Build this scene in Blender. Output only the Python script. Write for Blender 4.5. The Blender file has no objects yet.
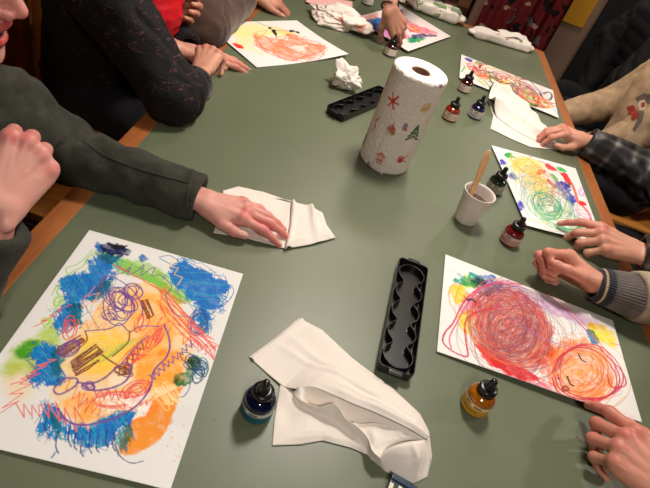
import bpy, bmesh, math, random
import numpy as np
from mathutils import Vector, Matrix
C = bpy.context.scene.collection
PI = math.pi
rng = np.random.default_rng(7)
TZ = 0.74                      # table top above the floor
CH = 0.70                      # lens above the table top
FPX = 532.685                  # focal length in pixels of a 650 px wide frame
RM = np.array([[0.93328015, 0.23187026, 0.27427055],
               [0.35914921, -0.60253485, -0.71271565],
               [0.0, 0.76366743, -0.64560984]])      # camera right, down, forward

def P(u, v, h=0.0):
    """World point at height h over the table seen in direction (u, v): used to measure the room from the photograph."""
    d = RM.T @ np.array([(u-325)/FPX, (v-244)/FPX, 1.0])
    t = (h-CH)/d[2]
    return np.array([t*d[0], t*d[1], TZ+h])
def pix(X):
    c = RM @ (np.asarray(X, float)-np.array([0, 0, TZ+CH]))
    return 325+FPX*c[0]/c[2], 244+FPX*c[1]/c[2]

# ---------------------------------------------------------------- colour and materials
def lin(c):
    c = np.asarray(c, float)/255.0
    return np.where(c <= 0.04045, c/12.92, ((c+0.055)/1.055)**2.4)
def col4(c):
    l = lin(c); return (float(l[0]), float(l[1]), float(l[2]), 1.0)
class Mat:
    def __init__(s, name, rough=0.6, spec=0.5, color=(200, 200, 200), metal=0.0):
        s.m = bpy.data.materials.new(name); s.m.use_nodes = True
        s.nt = s.m.node_tree; s.b = s.nt.nodes['Principled BSDF']
        s.b.inputs['Roughness'].default_value = rough
        s.b.inputs['Specular IOR Level'].default_value = spec
        s.b.inputs['Metallic'].default_value = metal
        s.b.inputs['Base Color'].default_value = col4(color)
    def n(s, t, **kw):
        x = s.nt.nodes.new(t)
        for k, v in kw.items():
            if k in x.inputs.keys(): x.inputs[k].default_value = v
            else: setattr(x, k, v)
        return x
    def l(s, a, b): s.nt.links.new(a, b)
    def coord(s, scale=(1, 1, 1), rot=(0, 0, 0)):
        tc = s.n('ShaderNodeTexCoord'); mp = s.n('ShaderNodeMapping')
        mp.inputs['Scale'].default_value = scale; mp.inputs['Rotation'].default_value = rot
        s.l(tc.outputs['Object'], mp.inputs[0]); return mp.outputs[0]
    def noise(s, scale, detail=3, vec=None, rough=0.55, dist=0.0):
        x = s.n('ShaderNodeTexNoise'); x.inputs['Scale'].default_value = scale
        x.inputs['Detail'].default_value = detail; x.inputs['Roughness'].default_value = rough
        x.inputs['Distortion'].default_value = dist
        s.l(vec if vec is not None else s.coord(), x.inputs['Vector']); return x.outputs['Fac']
    def ramp(s, fac, stops, interp='LINEAR'):
        r = s.n('ShaderNodeValToRGB'); r.color_ramp.interpolation = interp
        e = r.color_ramp.elements
        while len(e) < len(stops): e.new(0.5)
        for i, (p, c) in enumerate(stops):
            e[i].position = p; e[i].color = col4(c)
        s.l(fac, r.inputs[0]); return r.outputs[0]
    def base(s, out): s.l(out, s.b.inputs['Base Color']); return s
    def bump(s, h, strength=0.3, dist=0.002):
        b = s.n('ShaderNodeBump'); b.inputs['Strength'].default_value = strength
        b.inputs['Distance'].default_value = dist
        s.l(h, b.inputs['Height']); s.l(b.outputs[0], s.b.inputs['Normal']); return s
    def attr(s, name='Col'):
        a = s.n('ShaderNodeAttribute'); a.attribute_name = name; return a.outputs['Color']

def plain(name, color, rough=0.6, spec=0.5, metal=0.0): return Mat(name, rough, spec, color, metal).m
def wood_mat(name, c1, c2, scale=14, rough=0.4, axis=1):
    m = Mat(name, rough, 0.4)
    sc = [scale, scale, scale]; sc[axis] = scale*0.08
    v = m.coord(tuple(sc))
    f = m.noise(3.0, 6, v, 0.6, 0.4)
    m.base(m.ramp(f, [(0.25, c1), (0.55, c2), (0.8, c1)])); m.bump(f, 0.12, 0.001)
    return m.m

# ---------------------------------------------------------------- objects
def tag(o, label, cat, group=None):
    o['label'] = label; o['category'] = cat
    if group: o['group'] = group
    return o
def link(name, me, mat=None, parent=None, smooth=True):
    o = bpy.data.objects.new(name, me); C.objects.link(o)
    if mat: me.materials.append(mat)
    if smooth:
        me.polygons.foreach_set('use_smooth', np.ones(len(me.polygons), bool))
    if parent: o.parent = parent
    return o
def mesh(name, V, F, mat=None, parent=None, smooth=True, cols=None):
    me = bpy.data.meshes.new(name)
    V = np.asarray(V, float)
    F = F.tolist() if isinstance(F, np.ndarray) else F
    me.from_pydata(V.tolist(), [], F)
    if cols is not None:
        a = me.color_attributes.new('Col', 'FLOAT_COLOR', 'POINT')
        c = np.ones((len(V), 4)); c[:, :3] = cols
        a.data.foreach_set('color', c.ravel())
    me.update()
    return link(name, me, mat, parent, smooth)
def empty(name, loc, label, cat, group=None, rz=0.0):
    o = bpy.data.objects.new(name, None); C.objects.link(o)
    o.location = loc; o.rotation_euler = (0, 0, rz); o.empty_display_size = 0.05
    return tag(o, label, cat, group)
def bm_obj(name, bm, mat=None, parent=None, smooth=False):
    me = bpy.data.meshes.new(name); bm.normal_update(); bm.to_mesh(me); bm.free()
    return link(name, me, mat, parent, smooth)
def box_bm(bm, lo, hi, bevel=0.0, M=None):
    lo = Vector(lo); hi = Vector(hi)
    r = bmesh.ops.create_cube(bm, size=1.0)
    vs = r['verts']
    for v in vs:
        v.co = Vector(((lo[i]+hi[i])/2+v.co[i]*(hi[i]-lo[i]) for i in range(3)))
    if bevel:
        es = list({e for v in vs for e in v.link_edges})
        r2 = bmesh.ops.bevel(bm, geom=es, offset=bevel, segments=2, affect='EDGES', profile=0.7)
        vs = list({v for f in r2['faces'] for v in f.verts} | {v for v in vs if v.is_valid})
    if M is not None:
        for v in vs: v.co = M @ v.co
    return vs
def box(name, lo, hi, mat, parent=None, bevel=0.0, M=None):
    bm = bmesh.new(); box_bm(bm, lo, hi, bevel, M); return bm_obj(name, bm, mat, parent)
def prism(name, pts, z0, z1, mat, parent=None, bevel=0.0):
    bm = bmesh.new()
    a = [bm.verts.new((x, y, z0)) for x, y in pts]; b = [bm.verts.new((x, y, z1)) for x, y in pts]
    n = len(pts)
    bm.faces.new(b); bm.faces.new(a[::-1])
    for i in range(n): bm.faces.new((a[i], a[(i+1) % n], b[(i+1) % n], b[i]))
    bmesh.ops.recalc_face_normals(bm, faces=bm.faces[:])
    if bevel:
        es = [e for e in bm.edges if abs(e.verts[0].co.z-z1) < 1e-6 and abs(e.verts[1].co.z-z1) < 1e-6]
        bmesh.ops.bevel(bm, geom=es, offset=bevel, segments=3, affect='EDGES', profile=0.6)
    return bm_obj(name, bm, mat, parent)
def lathe(name, prof, mat, parent=None, n=40, smooth=True, cap=True):
    V = []; F = []
    for r, z in prof:
        for k in range(n):
            a = 2*PI*k/n; V.append((r*math.cos(a), r*math.sin(a), z))
    for i in range(len(prof)-1):
        for k in range(n):
            k2 = (k+1) % n
            F.append((i*n+k, i*n+k2, (i+1)*n+k2, (i+1)*n+k))
    if cap:
        F.append(tuple(range(n))[::-1]); F.append(tuple((len(prof)-1)*n+k for k in range(n)))
    o = mesh(name, V, F, mat, parent, smooth)
    return o
def tube(name, pts, radii, mat, parent=None, n=10):
    pts = [np.asarray(p, float) for p in pts]
    if not hasattr(radii, '__len__'): radii = [radii]*len(pts)
    V = []; F = []
    up = np.array([0, 0, 1.0])
    for i, p in enumerate(pts):
        t = pts[min(i+1, len(pts)-1)]-pts[max(i-1, 0)]; t /= np.linalg.norm(t)
        a = np.cross(t, up)
        if np.linalg.norm(a) < 1e-3: a = np.cross(t, [1, 0, 0])
        a /= np.linalg.norm(a); b = np.cross(t, a)
        for k in range(n):
            q = 2*PI*k/n; V.append(p+radii[i]*(math.cos(q)*a+math.sin(q)*b))
    for i in range(len(pts)-1):
        for k in range(n): F.append((i*n+k, i*n+(k+1) % n, (i+1)*n+(k+1) % n, (i+1)*n+k))
    F.append(tuple(range(n))[::-1]); F.append(tuple((len(pts)-1)*n+k for k in range(n)))
    return mesh(name, V, F, mat, parent)
def copy_tree(o, parent=None):
    c = o.copy(); C.objects.link(c)
    if parent: c.parent = parent
    for ch in list(o.children): copy_tree(ch, c)
    return c
def catmull(pts, n=8, closed=False):
    p = np.asarray(pts, float)
    if len(p) < 3: return p
    q = np.vstack([p[-1:], p, p[:2]]) if closed else np.vstack([2*p[0]-p[1], p, 2*p[-1]-p[-2]])
    out = []
    m = len(p) if closed else len(p)-1
    for i in range(m):
        a, b, c, d = q[i], q[i+1], q[i+2], q[i+3]
        for t in np.linspace(0, 1, n, endpoint=False):
            out.append(0.5*(2*b+(c-a)*t+(2*a-5*b+4*c-d)*t*t+(3*b-a-3*c+d)*t**3))
    if not closed: out.append(p[-1])
    return np.array(out)

# ---------------------------------------------------------------- smooth noise on points
_NG = rng.random((32, 32, 32)).astype(np.float32)*2-1
def vnoise(X, s):
    """Value noise in -1..1 at points X (n,3), feature size s metres."""
    q = np.asarray(X, np.float32)/s
    i = np.floor(q).astype(np.int64); f = q-i; f = f*f*(3-2*f)
    r = 0
    for dx in (0, 1):
        wx = f[..., 0] if dx else 1-f[..., 0]
        for dy in (0, 1):
            wy = f[..., 1] if dy else 1-f[..., 1]
            for dz in (0, 1):
                wz = f[..., 2] if dz else 1-f[..., 2]
                r = r+wx*wy*wz*_NG[(i[..., 0]+dx) % 32, (i[..., 1]+dy) % 32, (i[..., 2]+dz) % 32]
    return r

# ---------------------------------------------------------------- signed distance modelling
def cap(X, a, b, r1, r2):
    a = np.asarray(a, np.float32); b = np.asarray(b, np.float32); ab = b-a
    t = np.clip(((X-a) @ ab)/max(float(ab @ ab), 1e-12), 0, 1)
    d = X-a-t[..., None]*ab
    return np.sqrt((d*d).sum(-1))-(r1+(r2-r1)*t)
def ell(X, c, r, R=None):
    q = X-np.asarray(c, np.float32)
    if R is not None: q = q @ np.asarray(R, np.float32).T      # rows of R: local axes
    r = np.asarray(r, np.float32)
    k0 = np.sqrt(((q/r)**2).sum(-1)); k1 = np.sqrt(((q/(r*r))**2).sum(-1))+1e-9
    return k0*(k0-1)/k1
def smin(a, b, k):
    h = np.maximum(k-np.abs(a-b), 0)/k
    return np.minimum(a, b)-h*h*k*0.25
def smax(a, b, k): return -smin(-a, -b, k)
def nets(fn, lo, hi, h):
    """Surface nets of fn(points)<0 sampled at step h: vertices and quads."""
    lo = np.asarray(lo, float); hi = np.asarray(hi, float)
    n = np.ceil((hi-lo)/h).astype(int)+1
    ax = [(lo[i]+h*np.arange(n[i])).astype(np.float32) for i in range(3)]
    D = np.empty(n, np.float32)
    st = max(1, int(400000/(n[1]*n[2])))
    for i in range(0, n[0], st):
        G = np.stack(np.meshgrid(ax[0][i:i+st], ax[1], ax[2], indexing='ij'), -1)
        D[i:i+st] = fn(G.reshape(-1, 3)).reshape(G.shape[:3])
    D[0] = D[-1] = 1; D[:, 0] = D[:, -1] = 1; D[:, :, 0] = D[:, :, -1] = 1
    S = D < 0
    cs = [S[a:n[0]-1+a, b:n[1]-1+b, c:n[2]-1+c] for a in (0, 1) for b in (0, 1) for c in (0, 1)]
    tot = sum(c.astype(np.int8) for c in cs)
    act = (tot > 0) & (tot < 8)
    idx = np.argwhere(act)
    imap = -np.ones(act.shape, np.int64); imap[act] = np.arange(len(idx))
    acc = np.zeros((len(idx), 3)); cnt = np.zeros(len(idx))
    cor = [(a, b, c) for a in (0, 1) for b in (0, 1) for c in (0, 1)]
    for p in cor:
        for axis in range(3):
            if p[axis]: continue
            q = list(p); q[axis] = 1
            d0 = D[idx[:, 0]+p[0], idx[:, 1]+p[1], idx[:, 2]+p[2]]
            d1 = D[idx[:, 0]+q[0], idx[:, 1]+q[1], idx[:, 2]+q[2]]
            m = (d0 < 0) != (d1 < 0)
            t = np.where(m, d0/np.where(m, d0-d1, 1), 0)
            w = np.tile(np.array(p, float), (len(idx), 1)); w[:, axis] += t
            acc[m] += w[m]; cnt[m] += 1
    V = lo+h*(idx+acc/cnt[:, None])
    F = []
    for axis in range(3):
        u, w = (axis+1) % 3, (axis+2) % 3
        sl0 = [slice(None)]*3; sl1 = [slice(None)]*3
        sl0[axis] = slice(0, n[axis]-1); sl1[axis] = slice(1, n[axis])
        A = S[tuple(sl0)]; B = S[tuple(sl1)]
        e = np.argwhere(A != B)
        ok = (e[:, u] > 0) & (e[:, u] < n[u]-1) & (e[:, w] > 0) & (e[:, w] < n[w]-1)
        e = e[ok]
        def cell(du, dw):
            q = e.copy(); q[:, u] += du; q[:, w] += dw
            return imap[q[:, 0], q[:, 1], q[:, 2]]
        f = np.stack([cell(-1, -1), cell(0, -1), cell(0, 0), cell(-1, 0)], 1)
        flip = ~A[e[:, 0], e[:, 1], e[:, 2]]
        f[flip] = f[flip][:, ::-1]
        F.append(f)
    return V, np.vstack(F)
def relax(V, F, it=2, k=0.5):
    e = np.vstack([F[:, [0, 1]], F[:, [1, 2]], F[:, [2, 3]], F[:, [3, 0]]])
    for _ in range(it):
        s = np.zeros_like(V); c = np.zeros(len(V))
        np.add.at(s, e[:, 0], V[e[:, 1]]); np.add.at(c, e[:, 0], 1)
        np.add.at(s, e[:, 1], V[e[:, 0]]); np.add.at(c, e[:, 1], 1)
        V = V+(s/np.maximum(c, 1)[:, None]-V)*k
    return V
def join(parts):
    V = []; F = []; K = []; o = 0
    for p in parts:
        V.append(p[0]); F += [[i+o for i in f] for f in (p[1].tolist() if isinstance(p[1], np.ndarray) else p[1])]
        if len(p) > 2 and p[2] is not None: K.append(p[2])
        o += len(p[0])
    return np.vstack(V), F, (np.vstack(K) if K else None)
def unit(v): v = np.asarray(v, float); return v/np.linalg.norm(v)
# ---------------------------------------------------------------- drawings on paper: a small paint engine working in paper coordinates
def homog(src, dst):
    A = []
    for (x, y), (u, v) in zip(src, dst):
        A.append([x, y, 1, 0, 0, 0, -u*x, -u*y, -u]); A.append([0, 0, 0, x, y, 1, -v*x, -v*y, -v])
    return np.linalg.svd(np.array(A))[2][-1].reshape(3, 3)
def up_noise(h, w, cell, seed):
    r = np.random.default_rng(seed); gh, gw = int(h/cell)+3, int(w/cell)+3
    g = r.random((gh, gw)); y = np.arange(h)/cell; x = np.arange(w)/cell
    i = y.astype(int); j = x.astype(int); fy = (y-i); fx = (x-j); fy = fy*fy*(3-2*fy); fx = fx*fx*(3-2*fx)
    a = g[i][:, j]*(1-fx)+g[i][:, j+1]*fx; b = g[i+1][:, j]*(1-fx)+g[i+1][:, j+1]*fx
    return a*(1-fy)[:, None]+b*fy[:, None]
class Paint:
    """Canvas of h x w cells; points are given in any frame H maps to the canvas (x, y)."""
    def __init__(s, w, h, H=None, paper=(230, 228, 224), seed=1):
        s.w, s.h, s.H = w, h, H; s.c = np.ones((h, w, 3))*lin(paper)
        s.r = np.random.default_rng(seed)
        s.grain = 0.5*up_noise(h, w, 1.6, seed+1)+0.5*up_noise(h, w, 3.1, seed+2)
        s.fib = 0.5*up_noise(h, w, 12, seed+3)+0.3*up_noise(h, w, 5, seed+4)+0.2*up_noise(h, w, 2.2, seed+5)
        s.yy, s.xx = np.mgrid[0:h, 0:w].astype(float)
        s.T = (0, 0, 1.0); s.wf = 1.0; s.af = 1.0
    def frame(s, x0, y0, k): s.T = (x0, y0, k); return s
    def m(s, pts):
        p = np.asarray(pts, float)*s.T[2]+np.array(s.T[:2])
        if s.H is None: return p
        q = np.c_[p, np.ones(len(p))] @ s.H.T
        return q[:, :2]/q[:, 2:]*np.array([s.w-1, s.h-1])
    def mix(s, mask, color, mode, sl=None):
        sl = sl or (slice(None), slice(None)); c = lin(color); a = mask[..., None]
        cur = s.c[sl]
        s.c[sl] = cur*(1-a)+a*(cur*c/0.82 if mode == 'mul' else c)
    def dist(s, p, sl):
        xx, yy = s.xx[sl], s.yy[sl]; d = np.full(xx.shape, 1e9)
        for a, b in zip(p[:-1], p[1:]):
            ab = b-a; L = ab @ ab+1e-9
            t = np.clip(((xx-a[0])*ab[0]+(yy-a[1])*ab[1])/L, 0, 1)
            d = np.minimum(d, (xx-a[0]-t*ab[0])**2+(yy-a[1]-t*ab[1])**2)
        return np.sqrt(d)
    def bb(s, p, m):
        x0, y0 = np.floor(p.min(0)-m).astype(int); x1, y1 = np.ceil(p.max(0)+m).astype(int)+1
        x0, y0 = max(x0, 0), max(y0, 0); x1, y1 = min(x1, s.w), min(y1, s.h)
        return (slice(y0, y1), slice(x0, x1)) if x1 > x0 and y1 > y0 else None
    def blob(s, pts, color, a=1.0, rag=4.0, soft=1.5, var=0.3, mode='mul', raw=False, smooth=True):
        p = np.asarray(pts, float) if raw else s.m(pts)
        if smooth: p = catmull(p, 4, True)
        sl = s.bb(p, rag*2+soft*2+2)
        if not sl: return
        q = np.vstack([p, p[:1]]); d = s.dist(q, sl); xx, yy = s.xx[sl], s.yy[sl]
        ins = np.zeros(xx.shape, bool)
        for u, v in zip(q[:-1], q[1:]):
            if u[1] == v[1]: continue
            c = ((u[1] > yy) != (v[1] > yy)) & (xx < (v[0]-u[0])*(yy-u[1])/(v[1]-u[1])+u[0]); ins ^= c
        sd = np.where(ins, -d, d)+(s.fib[sl]-0.5)*4*rag
        mk = np.clip(0.5-sd/(2*soft), 0, 1)*a*(1-var+var*2*np.clip(np.roll(s.fib, 37, 0)[sl]*1.3-0.15, 0, 1))
        s.mix(np.clip(mk, 0, 1), color, mode, sl)
    def line(s, pts, color, w=1.2, a=0.9, dry=0.35, mode='over', raw=False, smooth=True, n=6):
        p = np.asarray(pts, float) if raw else s.m(pts)
        w = w*s.wf; a = min(a*s.af, 1.0)
        if smooth and len(p) > 2: p = catmull(p, n)
        for i in range(0, len(p)-1, 40):
            q = p[i:i+41]; sl = s.bb(q, w+2)
            if not sl: continue
            d = s.dist(q, sl)
            mk = np.clip((w*0.5+0.5-d), 0, 1)*a*np.clip(1-dry*2*(s.grain[sl]-0.35), 0, 1)
            s.mix(mk, color, mode, sl)
    def loops(s, c, rx, ry, ang, n, color, w=1.1, a=0.85, jit=0.25, turns=1.0, dry=0.3, mode='over'):
        """A run of n loose ellipses drawn without lifting the crayon."""
        k = int(n*14); t = np.linspace(0, 2*PI*n*turns, k)
        jx = np.interp(np.arange(k), np.arange(0, k+7, 7), s.r.normal(0, jit, len(np.arange(0, k+7, 7))))
        jy = np.interp(np.arange(k), np.arange(0, k+7, 7), s.r.normal(0, jit, len(np.arange(0, k+7, 7))))
        rs = 1+np.interp(np.arange(k), np.arange(0, k+11, 11), s.r.normal(0, jit, len(np.arange(0, k+11, 11))))
        x = rx*(np.cos(t)*rs+jx); y = ry*(np.sin(t)*rs+jy); ca, sa = math.cos(ang), math.sin(ang)
        s.line(np.c_[c[0]+x*ca-y*sa, c[1]+x*sa+y*ca], color, w, a, dry, mode, n=3)
    def zig(s, p0, p1, amp, n, color, w=1.1, a=0.85, taper=0.3, dry=0.35, ang=None):
        """Zigzag from p0 to p1 with n strokes of half length amp."""
        p0 = np.asarray(p0, float); p1 = np.asarray(p1, float); d = unit(p1-p0); nn = np.array([-d[1], d[0]])
        if ang is not None: nn = np.array([math.cos(ang), math.sin(ang)])
        t = np.linspace(0, 1, n); sg = np.where(np.arange(n) % 2, 1, -1)
        am = amp*(1-taper*s.r.random(n))
        pts = p0+(p1-p0)*t[:, None]+nn*(sg*am)[:, None]+s.r.normal(0, amp*0.08, (n, 2))
        s.line(pts, color, w, a, dry, smooth=False)
    def hatch(s, poly, ang, gap, color, w=1.3, a=0.9, over=3, dry=0.3, jit=0.2):
        """Fill a polygon with slanting strokes that overshoot its edge."""
        p = np.asarray(poly, float); ca, sa = math.cos(ang), math.sin(ang)
        q = np.c_[p[:, 0]*ca+p[:, 1]*sa, -p[:, 0]*sa+p[:, 1]*ca]; run = []
        k = 0
        for y in np.arange(q[:, 1].min(), q[:, 1].max(), gap):
            xs = []
            for u, v in zip(q, np.roll(q, -1, 0)):
                if (u[1] > y) != (v[1] > y): xs.append(u[0]+(v[0]-u[0])*(y-u[1])/(v[1]-u[1]))
            xs.sort()
            for x0, x1 in zip(xs[::2], xs[1::2]):
                o0, o1 = s.r.normal(0, over, 2); yj = y+s.r.normal(0, gap*jit)
                seg = [(x0-abs(o0)*0.6, yj), (x1+abs(o1)*0.6, yj+s.r.normal(0, gap))]
                if k % 2: seg = seg[::-1]
                k += 1
                run += seg
        if len(run) > 1:
            r = np.array(run); s.line(np.c_[r[:, 0]*ca-r[:, 1]*sa, r[:, 0]*sa+r[:, 1]*ca], color, w, a, dry, smooth=False)
    def dots(s, c, spread, n, color, r=(0.5, 1.4), a=0.9):
        for _ in range(n):
            p = s.m([np.asarray(c, float)+s.r.normal(0, 1, 2)*np.asarray(spread, float)])[0]; k = s.r.uniform(*r)
            sl = s.bb(p[None], k+2)
            if sl: s.mix(np.clip(k+0.5-np.hypot(s.xx[sl]-p[0], s.yy[sl]-p[1]), 0, 1)*a, color, 'over', sl)

paper_mat = Mat('painted_paper', 0.62, 0.3); paper_mat.base(paper_mat.attr())
paper_mat.bump(paper_mat.noise(900, 2), 0.08, 0.0004); PAPER = paper_mat.m
def sheet(name, corners, px, n, paint_fn, label, cat='painting', curl=None, seed=1, paper=(230, 228, 224), group=None, thick=0.0009):
    """A sheet of paper with four world corners (in order), n = (cells along 0-1, cells along 1-2), painted by paint_fn."""
    w, h = n
    H = homog(px, [(0, 0), (1, 0), (1, 1), (0, 1)])
    pt = Paint(w, h, H, paper, seed)
    paint_fn(pt)
    K = [np.asarray(c, float) for c in corners]
    o = sum(K)/4; o[2] = TZ
    u = np.linspace(0, 1, w); v = np.linspace(0, 1, h); U, V = np.meshgrid(u, v)
    X = ((1-U)*(1-V))[..., None]*K[0]+(U*(1-V))[..., None]*K[1]+(U*V)[..., None]*K[2]+((1-U)*V)[..., None]*K[3]
    X[..., 2] += 0.0015+(curl(U, V) if curl is not None else 0)
    X = X-o
    N = w*h; top = X.reshape(-1, 3); Vt = [top]; cols = [pt.c.reshape(-1, 3)]
    i = np.arange(N).reshape(h, w)
    F = np.stack([i[:-1, :-1], i[1:, :-1], i[1:, 1:], i[:-1, 1:]], -1).reshape(-1, 4)
    # underside on a coarser grid, and the rim between
    rim = np.concatenate([i[0, :-1], i[:-1, -1], i[-1, :0:-1], i[:0:-1, 0]])
    low = top[rim].copy(); low[:, 2] -= thick
    Vt.append(low); cols.append(np.ones((len(rim), 3))*lin(paper))
    r2 = N+np.arange(len(rim)); nx = np.roll(np.arange(len(rim)), -1)
    F2 = np.stack([rim, rim[nx], r2[nx], r2], 1)
    fl = F.tolist()+F2.tolist()
    # underside as copies of the rows
    bot = top.copy(); bot[:, 2] -= thick*0.98
    sub_r = np.unique(np.r_[np.arange(0, h, 12), h-1]); sub_c = np.unique(np.r_[np.arange(0, w, 12), w-1])
    B = bot.reshape(h, w, 3)[sub_r][:, sub_c]; base = N+len(rim)
    Vt.append(B.reshape(-1, 3)); cols.append(np.ones((B.shape[0]*B.shape[1], 3))*lin(paper))
    j = base+np.arange(B.shape[0]*B.shape[1]).reshape(B.shape[:2])
    fl += np.stack([j[:-1, :-1], j[:-1, 1:], j[1:, 1:], j[1:, :-1]], -1).reshape(-1, 4).tolist()
    ob = mesh(name, np.vstack(Vt), fl, PAPER, None, True, np.vstack(cols))
    ob.location = o
    return tag(ob, label, cat, group)
BLUE, DBLUE, TEAL, LIME, RED, PURP, BROWN, ORNG = (20, 105, 190), (25, 50, 120), (20, 140, 160), (140, 205, 70), (232, 70, 60), (118, 66, 146), (122, 48, 42), (246, 160, 50)
def paint_face(p):
    p.frame(0, 220, 250/455); p.wf = 1.6; p.af = 1.25
    # washes
    p.blob([(150, 200), (200, 135), (285, 112), (325, 140), (345, 195), (345, 265), (325, 310), (300, 340), (240, 370), (160, 378), (112, 350), (95, 310), (110, 250), (128, 218)], (251, 212, 146), 0.9, 5, 4, 0.5)
    p.blob([(0, 285), (25, 240), (60, 215), (100, 190), (115, 215), (100, 260), (60, 280)], (190, 215, 110), 0.9, 5, 8, 0.4)
    p.blob([(5, 285), (30, 262), (60, 285), (50, 330), (20, 320)], (245, 215, 160), 0.6, 5, 10, 0.3)
    p.blob([(28, 240), (55, 222), (80, 228), (60, 250), (35, 256)], (90, 175, 60), 0.9, 3, 5, 0.5)
    p.blob([(155, 215), (215, 200), (250, 225), (235, 265), (180, 285), (140, 260)], (250, 228, 120), 0.8, 5, 6, 0.4)
    p.blob([(250, 130), (300, 150), (320, 200), (310, 240), (270, 250), (235, 215), (235, 170)], (250, 196, 104), 0.7, 5, 6, 0.6)
    p.blob([(250, 250), (300, 235), (335, 250), (330, 290), (290, 310), (250, 300)], (248, 184, 70), 0.8, 5, 5, 0.4)
    p.blob([(335, 303), (322, 330), (310, 372), (285, 405), (250, 428), (222, 432), (212, 420), (225, 395), (238, 370), (258, 350), (275, 330), (300, 318)], (246, 150, 40), 0.97, 2, 2, 0.3)
    p.blob([(120, 330), (165, 320), (190, 345), (160, 365), (125, 358)], (248, 190, 90), 0.7, 4, 4, 0.4)
    p.blob([(250, 345), (275, 330), (270, 350), (245, 365), (230, 366)], (252, 245, 235), 0.85, 3, 2, 0.2, 'over')
    p.blob([(175, 330), (215, 318), (250, 322), (240, 345), (200, 355)], (250, 240, 235), 0.7, 4, 3, 0.4, 'over')
    p.blob([(205, 285), (235, 285), (235, 300), (200, 306)], (252, 235, 215), 0.6, 3, 3, 0.4, 'over')
    # lime bands
    p.blob([(185, 82), (205, 72), (260, 80), (300, 98), (335, 115), (350, 150), (315, 150), (270, 115), (215, 98)], (150, 205, 80), 0.75, 4, 3, 0.5)
    for k in range(16):
        a = (190+k*2, 70+k*1.6); b = (250+k*6.5, 84+k*4.4)
        p.line([a, ((a[0]+b[0])/2, (a[1]+b[1])/2-3), b], [(120, 190, 50), (160, 215, 90), (90, 170, 60)][k % 3], 1.3, 0.8)
    p.line([(175, 60), (160, 72), (150, 88), (128, 100), (112, 118), (104, 135), (112, 148), (100, 165), (92, 185), (80, 200)], LIME, 1.6)
    p.line([(168, 58), (152, 75), (138, 85), (120, 92), (125, 110), (105, 122), (95, 140)], LIME, 1.3)
    p.loops((105, 150), 8, 10, 0, 4, (170, 215, 110), 1.2, 0.8, 0.4)
    p.loops((88, 190), 9, 8, 0.5, 4, (180, 215, 100), 1.2, 0.8, 0.4)
    p.loops((160, 250), 20, 10, -0.5, 5, (200, 200, 90), 1.2, 0.5, 0.4)
    for k in range(7):
        p.line([(180+k*6, 262-k*5), (215+k*5, 242-k*4)], (150, 190, 80), 1.4, 0.7)
    # blue patches: ink under, spiky crayon over
    B = [([(205, 62), (172, 74), (160, 98), (140, 104), (118, 108), (112, 124), (124, 140), (122, 156), (150, 150), (180, 140), (200, 112), (210, 86)], 1.2),
         ([(140, 150), (118, 158), (104, 176), (98, 196), (112, 206), (138, 190), (150, 168)], 1.0),
         ([(62, 238), (82, 226), (100, 232), (104, 262), (112, 292), (96, 300), (66, 302), (54, 290), (72, 270)], 1.0),
         ([(82, 342), (104, 352), (122, 376), (150, 384), (188, 368), (218, 352), (242, 352), (232, 374), (212, 392), (194, 412), (158, 412), (124, 400), (108, 396), (98, 404), (92, 382), (70, 388)], 1.55),
         ([(320, 84), (338, 72), (352, 88), (372, 98), (398, 108), (416, 124), (402, 146), (404, 164), (384, 168), (380, 188), (362, 206), (354, 190), (362, 166), (346, 142), (322, 122), (306, 104)], 0.5)]
    for k, (q, ang) in enumerate(B):
        p.blob(q, (0, 125, 208), 0.97, 7, 1.0, 0.2, 'over'); p.blob(q, (0, 84, 165), 0.4, 16, 2.0, 0.5, 'over')
        p.hatch(q, ang, 4.5, (0, 112, 195), 1.2, 0.75, 6)
        p.hatch(q, ang+0.5, 14, (10, 66, 140), 0.8, 0.5, 6)
        p.hatch(q, ang-0.4, 9, (0, 160, 190), 1.1, 0.7, 7)
    for q in ([(180, 120), (200, 110), (195, 140), (165, 150)], [(125, 160), (148, 158), (150, 185), (130, 196)], [(98, 240), (112, 250), (108, 290), (96, 280)], [(210, 400), (232, 374), (240, 398), (222, 430), (212, 420)], [(85, 350), (112, 372), (112, 398), (96, 380)]):
        p.blob(q, (20, 150, 150), 0.85, 4, 2, 0.5); p.hatch(q, 1.2, 5, (0, 120, 130), 1.3, 0.6, 4)
    p.blob([(182, 50), (205, 46), (236, 56), (232, 66), (200, 66)], (25, 30, 90), 0.95, 3, 1.5, 0.5)
    p.blob([(196, 44), (230, 50), (214, 58)], (15, 15, 60), 0.9, 3, 1.5, 0.4)
    p.blob([(176, 60), (215, 68), (200, 82), (178, 74)], (25, 140, 60), 0.6, 3, 2, 0.5)
    p.blob([(196, 54), (188, 50), (178, 42), (172, 48), (178, 62)], BLUE, 0.9, 3, 1.5, 0.4)
    p.blob([(254, 70), (262, 66), (268, 74), (258, 78)], BLUE, 0.9, 2, 1.2)
    p.line([(290, 70), (310, 68), (330, 82), (345, 92), (330, 92), (305, 80), (290, 72)], BLUE, 1.2)
    p.loops((362, 186), 12, 16, 0.3, 7, (20, 80, 150), 1.2, 0.8, 0.3); p.loops((372, 200), 9, 12, 0.3, 5, (20, 110, 160), 1.0, 0.8, 0.4)
    p.line([(418, 120), (425, 132), (415, 150), (402, 160)], BLUE, 1.0)
    p.loops((350, 262), 14, 10, 0.6, 8, (25, 60, 120), 1.2, 0.8, 0.4); p.loops((366, 270), 12, 9, 0.9, 6, (20, 110, 130), 1.2, 0.85, 0.4)
    p.blob([(318, 288), (332, 278), (352, 250), (362, 262), (352, 292), (335, 305), (322, 304)], (45, 125, 40), 0.9, 4, 2, 0.5)
    p.loops((358, 285), 8, 13, 0.3, 4, (25, 70, 130), 1.0, 0.8, 0.3)
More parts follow.
